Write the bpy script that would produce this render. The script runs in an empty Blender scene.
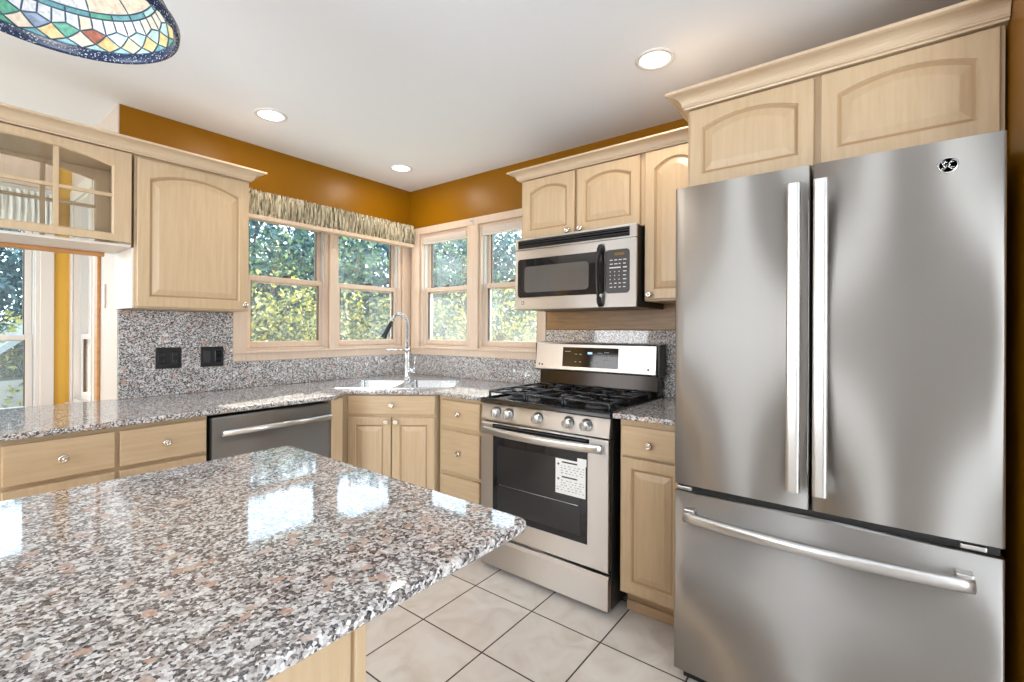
import bpy, bmesh, math, random
from mathutils import Vector, Matrix
random.seed(7)
PI = math.pi
SC = bpy.context.scene
COL = SC.collection

# ------------------------------------------------------------ camera, sky, sun, fill lamps, exposure
FPX, CYPX = 465.0, 330.0
YAW, ROLL = math.radians(37.65), math.radians(-0.27)
CAM = Vector((0.0, 0.0, 1.28))
fw = Vector((math.cos(YAW), math.sin(YAW), 0)); rt = Vector((math.sin(YAW), -math.cos(YAW), 0)); dn = fw.cross(rt)
cr, sr = math.cos(ROLL), math.sin(ROLL)
ax, ay = cr * rt + sr * dn, -sr * rt + cr * dn
cd = bpy.data.cameras.new('camera'); cam = bpy.data.objects.new('camera', cd); COL.objects.link(cam)
M = Matrix((ax, -ay, -fw)).transposed().to_4x4(); M.translation = CAM
cam.matrix_world = M
cd.sensor_fit = 'HORIZONTAL'; cd.sensor_width = 36.0; cd.lens = FPX / 1024 * 36.0
cd.shift_y = (CYPX - 341.0) / 1024.0; cd.clip_start = 0.02; cd.clip_end = 200
SC.camera = cam

SC.view_settings.view_transform = 'Standard'; SC.view_settings.look = 'None'
SC.view_settings.exposure = 0.0; SC.view_settings.gamma = 1.0; SC.view_settings.use_curve_mapping = False

wd = bpy.data.worlds.new('sky'); SC.world = wd; wd.use_nodes = True
wt = wd.node_tree; wt.nodes.clear()
wo = wt.nodes.new('ShaderNodeOutputWorld'); wb = wt.nodes.new('ShaderNodeBackground')
wtc = wt.nodes.new('ShaderNodeTexCoord'); wsx = wt.nodes.new('ShaderNodeSeparateXYZ'); wr = wt.nodes.new('ShaderNodeValToRGB')
wt.links.new(wtc.outputs['Generated'], wsx.inputs[0]); wt.links.new(wsx.outputs['Z'], wr.inputs[0])
wr.color_ramp.elements[0].position = 0.0; wr.color_ramp.elements[0].color = (0.86, 0.95, 1.0, 1)
wr.color_ramp.elements[1].position = 0.7; wr.color_ramp.elements[1].color = (0.55, 0.75, 1.0, 1)
wt.links.new(wr.outputs[0], wb.inputs[0]); wb.inputs[1].default_value = 5.5
wt.links.new(wb.outputs[0], wo.inputs[0])

def lamp(name, kind, loc, direction, energy, color=(1, 1, 1), **kw):
    d = bpy.data.lights.new(name, kind); d.energy = energy; d.color = color
    for k, v in kw.items(): setattr(d, k, v)
    o = bpy.data.objects.new(name, d); COL.objects.link(o); o.location = loc
    o.rotation_euler = Vector(direction).to_track_quat('-Z', 'Y').to_euler()
    return o
SUN_AZ, SUN_EL = math.radians(14.0), math.radians(30.6)
sd = Vector((math.cos(SUN_AZ) * math.cos(SUN_EL), math.sin(SUN_AZ) * math.cos(SUN_EL), math.sin(SUN_EL)))
lamp('sun', 'SUN', (20, 8, 12), -sd, 19.0, (1.0, 0.93, 0.80), angle=math.radians(0.6))
# added fill lamps behind the camera and at the unseen side, aimed slightly upward
lamp('rear_fill', 'AREA', (-0.85, -2.42, 1.15), (0.2, 1, 0.55), 38, (0.96, 0.98, 1.0), shape='RECTANGLE', size=2.6, size_y=1.9)
lamp('side_fill', 'AREA', (-2.72, 1.35, 1.42), (1, 0.0, 0.18), 50, (0.95, 0.97, 1.0), shape='RECTANGLE', size=1.9, size_y=1.9)

lamp('nook_fill', 'AREA', (-2.72, 3.55, 1.45), (1, 0.0, 0.2), 28, (0.95, 0.97, 1.0), shape='RECTANGLE', size=1.0, size_y=1.2)  # out-of-view lamp added to brighten the breakfast nook

# ------------------------------------------------------------ materials
def new_mat(name):
    m = bpy.data.materials.new(name); m.use_nodes = True
    nt = m.node_tree; return m, nt, nt.nodes['Principled BSDF']
def setp(b, **kw):
    for k, v in kw.items():
        k = {'color': 'Base Color', 'rough': 'Roughness', 'metal': 'Metallic', 'spec': 'Specular IOR Level', 'ior': 'IOR',
             'coat': 'Coat Weight', 'coat_rough': 'Coat Roughness', 'aniso': 'Anisotropic', 'emit': 'Emission Color', 'emit_s': 'Emission Strength',
             'trans': 'Transmission Weight', 'alpha': 'Alpha', 'sheen': 'Sheen Weight', 'subs': 'Subsurface Weight'}[k]
        if isinstance(v, tuple) and len(v) == 3: v = (*v, 1)
        b.inputs[k].default_value = v
def plain(name, color, rough=0.5, **kw):
    m, nt, b = new_mat(name); setp(b, color=color, rough=rough, **kw); return m
def N(nt, t, **kw):
    n = nt.nodes.new(t)
    for k, v in kw.items():
        if hasattr(n, k): setattr(n, k, v)
        else: n.inputs[k].default_value = v
    return n
def ramp(nt, stops, interp='LINEAR'):
    r = nt.nodes.new('ShaderNodeValToRGB'); cr_ = r.color_ramp; cr_.interpolation = interp
    while len(cr_.elements) < len(stops): cr_.elements.new(0.5)
    for e, (p, c) in zip(cr_.elements, stops): e.position = p; e.color = (*c, 1)
    return r
def bump(nt, b, sock, strength=0.1, dist=0.01):
    n = nt.nodes.new('ShaderNodeBump'); n.inputs['Strength'].default_value = strength; n.inputs['Distance'].default_value = dist
    nt.links.new(sock, n.inputs['Height']); nt.links.new(n.outputs[0], b.inputs['Normal'])

def wood(name, c1, c2, rough=0.38, scale=(30, 30, 2.2), coat=0.15):
    m, nt, b = new_mat(name)
    tc = N(nt, 'ShaderNodeTexCoord'); mp = N(nt, 'ShaderNodeMapping'); mp.inputs['Scale'].default_value = scale
    nz = N(nt, 'ShaderNodeTexNoise'); nz.inputs['Scale'].default_value = 2.2; nz.inputs['Detail'].default_value = 5; nz.inputs['Roughness'].default_value = 0.6
    r = ramp(nt, [(0.3, c1), (0.72, c2)])
    nt.links.new(tc.outputs['Object'], mp.inputs[0]); nt.links.new(mp.outputs[0], nz.inputs['Vector'])
    nt.links.new(nz.outputs['Fac'], r.inputs[0]); nt.links.new(r.outputs[0], b.inputs['Base Color'])
    setp(b, rough=rough, coat=coat, coat_rough=0.25)
    return m
MAPLE = wood('maple', (0.49, 0.345, 0.205), (0.56, 0.412, 0.258))
MAPLE_H = wood('maple_crosswise', (0.49, 0.345, 0.205), (0.56, 0.412, 0.258), scale=(2.2, 30, 30))
CROWN = wood('maple_moulding', (0.54, 0.40, 0.265), (0.61, 0.47, 0.33), scale=(2.5, 2.5, 30))
TRIMW = wood('window_wood', (0.60, 0.45, 0.335), (0.67, 0.52, 0.405), scale=(25, 25, 2))
GLAZE = plain('wood_glaze', (0.37, 0.235, 0.12), 0.5)
TOE = wood('toe_wood', (0.50, 0.33, 0.19), (0.58, 0.40, 0.25), scale=(2, 30, 30))
RAILW = wood('rail_wood', (0.20, 0.095, 0.025), (0.31, 0.165, 0.055), scale=(2, 3, 30))
ORANGEW = wood('orange_wood', (0.42, 0.17, 0.04), (0.55, 0.27, 0.09), scale=(3, 3, 25))
WHITEP = plain('white_paint', (0.68, 0.62, 0.565), 0.45)
PINKP = plain('pale_paint', (0.62, 0.53, 0.46), 0.5)

def paint(name, color, rough=0.5, bs=0.08, sc=180, spec=0.5):
    m, nt, b = new_mat(name); setp(b, color=color, rough=rough, spec=spec)
    tc = N(nt, 'ShaderNodeTexCoord'); nz = N(nt, 'ShaderNodeTexNoise'); nz.inputs['Scale'].default_value = sc
    nt.links.new(tc.outputs['Object'], nz.inputs['Vector']); bump(nt, b, nz.outputs['Fac'], bs, 0.003)
    return m
OCHRE = paint('ochre_paint', (0.26, 0.105, 0.001), 0.36, 0.06, spec=0.22)
BEIGE = paint('beige_paint', (0.38, 0.29, 0.20), 0.5)
YELLOW = paint('yellow_paint', (0.66, 0.36, 0.035), 0.5)
CEIL = paint('ceiling_paint', (0.86, 0.89, 0.94), 0.6, 0.05, 90)
EXTW = paint('outside_wall', (0.34, 0.33, 0.31), 0.7)

def granite():
    m, nt, b = new_mat('granite')
    tc = N(nt, 'ShaderNodeTexCoord')
    n0 = N(nt, 'ShaderNodeTexNoise'); n0.inputs['Scale'].default_value = 110; n0.inputs['Detail'].default_value = 3
    nt.links.new(tc.outputs['Object'], n0.inputs['Vector'])
    mixv = N(nt, 'ShaderNodeVectorMath', operation='MULTIPLY_ADD')
    nt.links.new(n0.outputs['Color'], mixv.inputs[0]); mixv.inputs[1].default_value = (0.006, 0.006, 0.006)
    nt.links.new(tc.outputs['Object'], mixv.inputs[2])
    v1 = N(nt, 'ShaderNodeTexVoronoi'); v1.inputs['Scale'].default_value = 215
    v2 = N(nt, 'ShaderNodeTexVoronoi'); v2.inputs['Scale'].default_value = 72
    v3 = N(nt, 'ShaderNodeTexVoronoi'); v3.inputs['Scale'].default_value = 480
    for v in (v1, v2, v3): nt.links.new(mixv.outputs[0], v.inputs['Vector'])
    s1 = N(nt, 'ShaderNodeSeparateColor'); s2 = N(nt, 'ShaderNodeSeparateColor'); s3 = N(nt, 'ShaderNodeSeparateColor')
    for v, s in ((v1, s1), (v2, s2), (v3, s3)): nt.links.new(v.outputs['Color'], s.inputs[0])
    r1 = ramp(nt, [(0.0, (0.018, 0.019, 0.024)), (0.22, (0.085, 0.080, 0.085)), (0.35, (0.27, 0.235, 0.22)), (0.50, (0.43, 0.395, 0.38)), (0.68, (0.61, 0.585, 0.58)), (0.85, (0.80, 0.795, 0.79))], 'CONSTANT')
    nt.links.new(s1.outputs[0], r1.inputs[0])
    r3 = ramp(nt, [(0.0, (0.02, 0.02, 0.024)), (0.28, (0.28, 0.24, 0.22)), (0.62, (0.60, 0.57, 0.56))], 'CONSTANT')
    nt.links.new(s3.outputs[0], r3.inputs[0])
    mx = N(nt, 'ShaderNodeMix', data_type='RGBA'); mx.inputs[0].default_value = 0.25
    nt.links.new(r1.outputs[0], mx.inputs[6]); nt.links.new(r3.outputs[0], mx.inputs[7])
    # larger crystals: pink feldspar and milky white
    r2 = ramp(nt, [(0.0, (0.50, 0.31, 0.235)), (0.03, (0.54, 0.40, 0.33)), (0.055, (0, 0, 0)), (0.95, (0.80, 0.78, 0.76))], 'CONSTANT')
    r2f = ramp(nt, [(0.0, (0.75, 0.75, 0.75)), (0.055, (0, 0, 0)), (0.95, (0.5, 0.5, 0.5))], 'CONSTANT')
    nt.links.new(s2.outputs[0], r2.inputs[0]); nt.links.new(s2.outputs[0], r2f.inputs[0])
    mx2 = N(nt, 'ShaderNodeMix', data_type='RGBA')
    nt.links.new(r2f.outputs[0], mx2.inputs[0]); nt.links.new(mx.outputs[2], mx2.inputs[6]); nt.links.new(r2.outputs[0], mx2.inputs[7])
    nt.links.new(mx2.outputs[2], b.inputs['Base Color'])
    setp(b, rough=0.05, ior=1.7)
    return m
GRANITE = granite()

def tiles():
    m, nt, b = new_mat('floor_tile')
    tc = N(nt, 'ShaderNodeTexCoord'); sx = N(nt, 'ShaderNodeSeparateXYZ'); nt.links.new(tc.outputs['Object'], sx.inputs[0])
    P, G = 0.3435, 0.0032
    outs = []
    cells = []
    for ax_, off in (('X', 1.391), ('Y', 1.217)):
        s = N(nt, 'ShaderNodeMath', operation='SUBTRACT'); s.inputs[1].default_value = off - 20 * P; nt.links.new(sx.outputs[ax_], s.inputs[0])
        d = N(nt, 'ShaderNodeMath', operation='DIVIDE'); d.inputs[1].default_value = P; nt.links.new(s.outputs[0], d.inputs[0])
        f = N(nt, 'ShaderNodeMath', operation='FRACT'); nt.links.new(d.outputs[0], f.inputs[0])
        fl = N(nt, 'ShaderNodeMath', operation='FLOOR'); nt.links.new(d.outputs[0], fl.inputs[0]); cells.append(fl)
        a = N(nt, 'ShaderNodeMath', operation='SUBTRACT'); a.inputs[1].default_value = 0.5; nt.links.new(f.outputs[0], a.inputs[0])
        a2 = N(nt, 'ShaderNodeMath', operation='ABSOLUTE'); nt.links.new(a.outputs[0], a2.inputs[0])
        g = N(nt, 'ShaderNodeMath', operation='GREATER_THAN'); g.inputs[1].default_value = 0.5 - G / P; nt.links.new(a2.outputs[0], g.inputs[0])
        outs.append(g)
    mxm = N(nt, 'ShaderNodeMath', operation='MAXIMUM'); nt.links.new(outs[0].outputs[0], mxm.inputs[0]); nt.links.new(outs[1].outputs[0], mxm.inputs[1])
    cv = N(nt, 'ShaderNodeCombineXYZ'); nt.links.new(cells[0].outputs[0], cv.inputs[0]); nt.links.new(cells[1].outputs[0], cv.inputs[1])
    wn = N(nt, 'ShaderNodeTexWhiteNoise'); nt.links.new(cv.outputs[0], wn.inputs['Vector'])
    ad = N(nt, 'ShaderNodeVectorMath', operation='MULTIPLY_ADD'); nt.links.new(wn.outputs['Color'], ad.inputs[0]); ad.inputs[1].default_value = (5, 5, 5); nt.links.new(tc.outputs['Object'], ad.inputs[2])
    nz = N(nt, 'ShaderNodeTexNoise'); nz.inputs['Scale'].default_value = 6; nz.inputs['Detail'].default_value = 8; nz.inputs['Distortion'].default_value = 1.4
    nt.links.new(ad.outputs[0], nz.inputs['Vector'])
    r = ramp(nt, [(0.3, (0.66, 0.59, 0.52)), (0.5, (0.73, 0.67, 0.61)), (0.7, (0.77, 0.725, 0.675))]); nt.links.new(nz.outputs['Fac'], r.inputs[0])
    mx = N(nt, 'ShaderNodeMix', data_type='RGBA'); nt.links.new(mxm.outputs[0], mx.inputs[0]); nt.links.new(r.outputs[0], mx.inputs[6]); mx.inputs[7].default_value = (0.05, 0.035, 0.03, 1)
    nt.links.new(mx.outputs[2], b.inputs['Base Color'])
    rr = N(nt, 'ShaderNodeMath', operation='MULTIPLY_ADD'); nt.links.new(mxm.outputs[0], rr.inputs[0]); rr.inputs[1].default_value = 0.5; rr.inputs[2].default_value = 0.22
    nt.links.new(rr.outputs[0], b.inputs['Roughness'])
    inv = N(nt, 'ShaderNodeMath', operation='SUBTRACT'); inv.inputs[0].default_value = 1; nt.links.new(mxm.outputs[0], inv.inputs[1]); bump(nt, b, inv.outputs[0], 0.5, 0.002)
    return m
TILE = tiles()

def steel(name, col=(0.46, 0.435, 0.41), rough=0.50, aniso=1.0, horiz=True):
    m, nt, b = new_mat(name)
    setp(b, color=col, metal=1.0, rough=rough, aniso=aniso)
    tc = N(nt, 'ShaderNodeTexCoord'); mp = N(nt, 'ShaderNodeMapping'); mp.inputs['Scale'].default_value = (1, 1, 1500) if horiz else (900, 900, 3)
    nz = N(nt, 'ShaderNodeTexNoise'); nz.inputs['Scale'].default_value = 1.0; nz.inputs['Detail'].default_value = 2
    nt.links.new(tc.outputs['Object'], mp.inputs[0]); nt.links.new(mp.outputs[0], nz.inputs['Vector'])
    mr = N(nt, 'ShaderNodeMapRange'); mr.inputs['To Min'].default_value = rough - 0.02; mr.inputs['To Max'].default_value = rough + 0.03; b.inputs['Anisotropic Rotation'].default_value = 0.25
    nt.links.new(nz.outputs['Fac'], mr.inputs['Value']); nt.links.new(mr.outputs[0], b.inputs['Roughness'])
    tg = N(nt, 'ShaderNodeTangent', direction_type='RADIAL', axis='Z'); nt.links.new(tg.outputs[0], b.inputs['Tangent'])
    mp2 = N(nt, 'ShaderNodeMapping'); mp2.inputs['Scale'].default_value = (5, 5, 0.35); n2 = N(nt, 'ShaderNodeTexNoise'); n2.inputs['Scale'].default_value = 2.0
    nt.links.new(tc.outputs['Object'], mp2.inputs[0]); nt.links.new(mp2.outputs[0], n2.inputs['Vector']); bump(nt, b, n2.outputs['Fac'], 0.03, 0.02)
    return m
STEEL = steel('brushed_steel')
STEEL_L = steel('brushed_steel_light', (0.74, 0.715, 0.69), 0.44)
STEEL_P = plain('satin_steel_panel', (0.66, 0.635, 0.61), 0.34, metal=1.0)
STEEL_D = steel('brushed_steel_dark', (0.36, 0.345, 0.33), 0.44)
HANDLE = plain('handle_steel', (0.60, 0.59, 0.58), 0.30, metal=1.0)
CHROME = plain('chrome', (0.82, 0.83, 0.84), 0.08, metal=1.0)
SINKM = plain('sink_steel', (0.74, 0.75, 0.76), 0.2, metal=1.0)
NICKEL = plain('satin_nickel', (0.66, 0.60, 0.53), 0.2, metal=1.0)
BLACKP = plain('black_plastic', (0.012, 0.012, 0.013), 0.32)
BLACKE = plain('black_enamel', (0.012, 0.012, 0.014), 0.12)
IRON = plain('cast_iron', (0.022, 0.023, 0.026), 0.24)
BGLASS = plain('black_glass', (0.010, 0.010, 0.012), 0.05)
DGLASS = plain('oven_inner_glass', (0.02, 0.02, 0.021), 0.10)
MGLASS = plain('microwave_mesh_window', (0.10, 0.092, 0.085), 0.12)
DGREY = plain('dark_grey_metal', (0.035, 0.035, 0.037), 0.4)
KEYPAD = plain('keypad_grey', (0.035, 0.033, 0.032), 0.3)
INK = plain('light_print', (0.70, 0.70, 0.70), 0.5)
INKD = plain('dark_print', (0.03, 0.03, 0.03), 0.6)
PAPER = plain('white_paper', (0.82, 0.82, 0.80), 0.6)
AMBER = plain('amber_display', (0.10, 0.05, 0.0), 0.4, emit=(1.0, 0.55, 0.05), emit_s=0.08)
BLUED = plain('blue_display', (0.2, 0.4, 0.8), 0.4, emit=(0.5, 0.75, 1.0), emit_s=0.9)
LENS = plain('lamp_lens', (0.9, 0.9, 0.9), 0.5, emit=(1.0, 0.97, 0.92), emit_s=2.6)
RINGW = plain('lamp_ring', (0.72, 0.70, 0.68), 0.4)
SILL = plain('sash_liner', (0.62, 0.60, 0.57), 0.4)
LATCH = plain('latch_brown', (0.10, 0.06, 0.035), 0.4)

def glass(name, tint=(1, 1, 1), dust=0.0):
    m = bpy.data.materials.new(name); m.use_nodes = True; nt = m.node_tree; nt.nodes.clear()
    o = N(nt, 'ShaderNodeOutputMaterial'); t = N(nt, 'ShaderNodeBsdfTransparent'); t.inputs[0].default_value = (*tint, 1)
    g = N(nt, 'ShaderNodeBsdfGlossy'); g.inputs['Roughness'].default_value = 0.02
    fr = N(nt, 'ShaderNodeFresnel'); fr.inputs['IOR'].default_value = 1.45
    gm = N(nt, 'ShaderNodeNewGeometry'); iv = N(nt, 'ShaderNodeMath', operation='SUBTRACT'); iv.inputs[0].default_value = 1.0; nt.links.new(gm.outputs['Backfacing'], iv.inputs[1])
    fm = N(nt, 'ShaderNodeMath', operation='MULTIPLY'); nt.links.new(fr.outputs[0], fm.inputs[0]); nt.links.new(iv.outputs[0], fm.inputs[1])
    mx = N(nt, 'ShaderNodeMixShader'); nt.links.new(fm.outputs[0], mx.inputs[0]); nt.links.new(t.outputs[0], mx.inputs[1]); nt.links.new(g.outputs[0], mx.inputs[2])
    last = mx
    if dust:
        d = N(nt, 'ShaderNodeBsdfDiffuse'); d.inputs[0].default_value = (0.8, 0.82, 0.85, 1); tl = N(nt, 'ShaderNodeBsdfTranslucent'); tl.inputs[0].default_value = (0.8, 0.85, 0.88, 1)
        dm = N(nt, 'ShaderNodeMixShader'); dm.inputs[0].default_value = 0.6; nt.links.new(d.outputs[0], dm.inputs[1]); nt.links.new(tl.outputs[0], dm.inputs[2])
        m2 = N(nt, 'ShaderNodeMixShader'); nt.links.new(mx.outputs[0], m2.inputs[1]); nt.links.new(dm.outputs[0], m2.inputs[2])
        tc = N(nt, 'ShaderNodeTexCoord'); nz = N(nt, 'ShaderNodeTexNoise'); nz.inputs['Scale'].default_value = 4.0; nz.inputs['Detail'].default_value = 5
        nt.links.new(tc.outputs['Object'], nz.inputs['Vector'])
        mr = N(nt, 'ShaderNodeMapRange'); mr.inputs['From Min'].default_value = 0.35; mr.inputs['From Max'].default_value = 0.75
        mr.inputs['To Min'].default_value = dust * 0.35; mr.inputs['To Max'].default_value = dust * 1.7
        nt.links.new(nz.outputs['Fac'], mr.inputs['Value']); nt.links.new(mr.outputs[0], m2.inputs[0]); last = m2
    nt.links.new(last.outputs[0], o.inputs[0]); return m
GLASS = glass('window_glass', (0.97, 1.0, 1.0), 0.03)
CGLASS = glass('cabinet_glass', (0.99, 1.0, 0.99))
def screen_mat():
    m = bpy.data.materials.new('insect_screen'); m.use_nodes = True; nt = m.node_tree; nt.nodes.clear()
    o = N(nt, 'ShaderNodeOutputMaterial'); t = N(nt, 'ShaderNodeBsdfTransparent'); d = N(nt, 'ShaderNodeBsdfDiffuse'); d.inputs[0].default_value = (0.5, 0.5, 0.5, 1)
    tl = N(nt, 'ShaderNodeBsdfTranslucent'); tl.inputs[0].default_value = (0.5, 0.5, 0.5, 1)
    a = N(nt, 'ShaderNodeMixShader'); a.inputs[0].default_value = 0.5; nt.links.new(d.outputs[0], a.inputs[1]); nt.links.new(tl.outputs[0], a.inputs[2])
    mx = N(nt, 'ShaderNodeMixShader'); mx.inputs[0].default_value = 0.07; nt.links.new(t.outputs[0], mx.inputs[1]); nt.links.new(a.outputs[0], mx.inputs[2]); nt.links.new(mx.outputs[0], o.inputs[0])
    return m
SCREEN = screen_mat()

def fabric():
    m, nt, b = new_mat('valance_fabric'); setp(b, rough=0.9)
    tc = N(nt, 'ShaderNodeTexCoord'); mp = N(nt, 'ShaderNodeMapping'); mp.inputs['Scale'].default_value = (75, 75, 7)
    nz = N(nt, 'ShaderNodeTexNoise'); nz.inputs['Scale'].default_value = 1.3; nz.inputs['Detail'].default_value = 3; nz.inputs['Distortion'].default_value = 0.8
    nt.links.new(tc.outputs['Object'], mp.inputs[0]); nt.links.new(mp.outputs[0], nz.inputs['Vector'])
    r = ramp(nt, [(0.38, (0.12, 0.10, 0.06)), (0.46, (0.36, 0.30, 0.19)), (0.54, (0.58, 0.51, 0.37)), (0.75, (0.70, 0.65, 0.52))]); nt.links.new(nz.outputs['Fac'], r.inputs[0])
    nt.links.new(r.outputs[0], b.inputs['Base Color']); return m
FABRIC = fabric()
FABRICW = plain('white_fabric', (0.78, 0.76, 0.71), 0.9)
SHADEF = plain('pleated_shade_cloth', (0.82, 0.74, 0.68), 0.8)

def leaf(name, stops, trans=0.35):
    m, nt, b = new_mat(name)
    g = N(nt, 'ShaderNodeNewGeometry'); r = ramp(nt, stops); nt.links.new(g.outputs['Random Per Island'], r.inputs[0])
    nt.links.new(r.outputs[0], b.inputs['Base Color']); setp(b, rough=0.45)
    tl = N(nt, 'ShaderNodeBsdfTranslucent'); nt.links.new(r.outputs[0], tl.inputs[0])
    mx = N(nt, 'ShaderNodeMixShader'); mx.inputs[0].default_value = trans
    nt.links.new(b.outputs[0], mx.inputs[1]); nt.links.new(tl.outputs[0], mx.inputs[2]); nt.links.new(mx.outputs[0], nt.nodes['Material Output'].inputs[0])
    return m
LEAF_D = leaf('blue_green_leaves', [(0, (0.025, 0.062, 0.068)), (0.5, (0.056, 0.124, 0.130)), (1, (0.124, 0.223, 0.205))])
LEAF_M = leaf('green_leaves', [(0, (0.036, 0.078, 0.054)), (0.5, (0.090, 0.150, 0.084)), (1, (0.192, 0.252, 0.120))])
LEAF_Y = leaf('yellow_leaves', [(0, (0.106, 0.119, 0.034)), (0.4, (0.277, 0.258, 0.060)), (0.75, (0.436, 0.364, 0.079)), (1, (0.528, 0.488, 0.224))])
BARK = plain('bark', (0.10, 0.075, 0.055), 0.9)
def lawn():
    m, nt, b = new_mat('lawn'); tc = N(nt, 'ShaderNodeTexCoord'); nz = N(nt, 'ShaderNodeTexNoise'); nz.inputs['Scale'].default_value = 14; nz.inputs['Detail'].default_value = 6
    nt.links.new(tc.outputs['Object'], nz.inputs['Vector']); r = ramp(nt, [(0.3, (0.06, 0.09, 0.02)), (0.7, (0.20, 0.21, 0.07))]); nt.links.new(nz.outputs['Fac'], r.inputs[0]); nt.links.new(r.outputs[0], b.inputs['Base Color']); setp(b, rough=0.95); return m
LAWN = lawn()
ROOF = plain('pale_roofing', (0.26, 0.28, 0.29), 0.7)
def tiff(name, c, e=0.06):
    m = bpy.data.materials.new(name); m.use_nodes = True; nt = m.node_tree; b = nt.nodes['Principled BSDF']
    tc = N(nt, 'ShaderNodeTexCoord'); nz = N(nt, 'ShaderNodeTexNoise'); nz.inputs['Scale'].default_value = 35; nz.inputs['Detail'].default_value = 3; nz.inputs['Distortion'].default_value = 2
    nt.links.new(tc.outputs['Object'], nz.inputs['Vector'])
    r = ramp(nt, [(0.3, tuple(x * 0.75 for x in c)), (0.7, tuple(min(1, x * 1.15 + 0.04) for x in c))]); nt.links.new(nz.outputs['Fac'], r.inputs[0])
    nt.links.new(r.outputs[0], b.inputs['Base Color']); nt.links.new(r.outputs[0], b.inputs['Emission Color']); setp(b, rough=0.15, emit_s=e)
    return m
TG = [tiff('art_glass_' + n, c) for n, c in (('white', (0.72, 0.76, 0.84)), ('cream', (0.80, 0.70, 0.58)), ('amber', (0.80, 0.55, 0.24)), ('green', (0.12, 0.42, 0.30)),
      ('aqua', (0.45, 0.68, 0.68)), ('blue', (0.28, 0.36, 0.52)), ('red', (0.42, 0.15, 0.10)), ('teal', (0.16, 0.40, 0.46)))]
def rimmat():
    m, nt, b = new_mat('speckled_blue_rim'); tc = N(nt, 'ShaderNodeTexCoord'); v = N(nt, 'ShaderNodeTexVoronoi'); v.inputs['Scale'].default_value = 420
    nt.links.new(tc.outputs['Object'], v.inputs['Vector']); s = N(nt, 'ShaderNodeSeparateColor'); nt.links.new(v.outputs['Color'], s.inputs[0])
    r = ramp(nt, [(0, (0.012, 0.022, 0.06)), (0.5, (0.025, 0.05, 0.12)), (0.93, (0.45, 0.5, 0.6))], 'CONSTANT'); nt.links.new(s.outputs[0], r.inputs[0]); nt.links.new(r.outputs[0], b.inputs['Base Color']); setp(b, rough=0.25); return m
TRIM_B = rimmat()
LEAD = plain('lead_came', (0.07, 0.13, 0.20), 0.35, metal=0.6)

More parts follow.
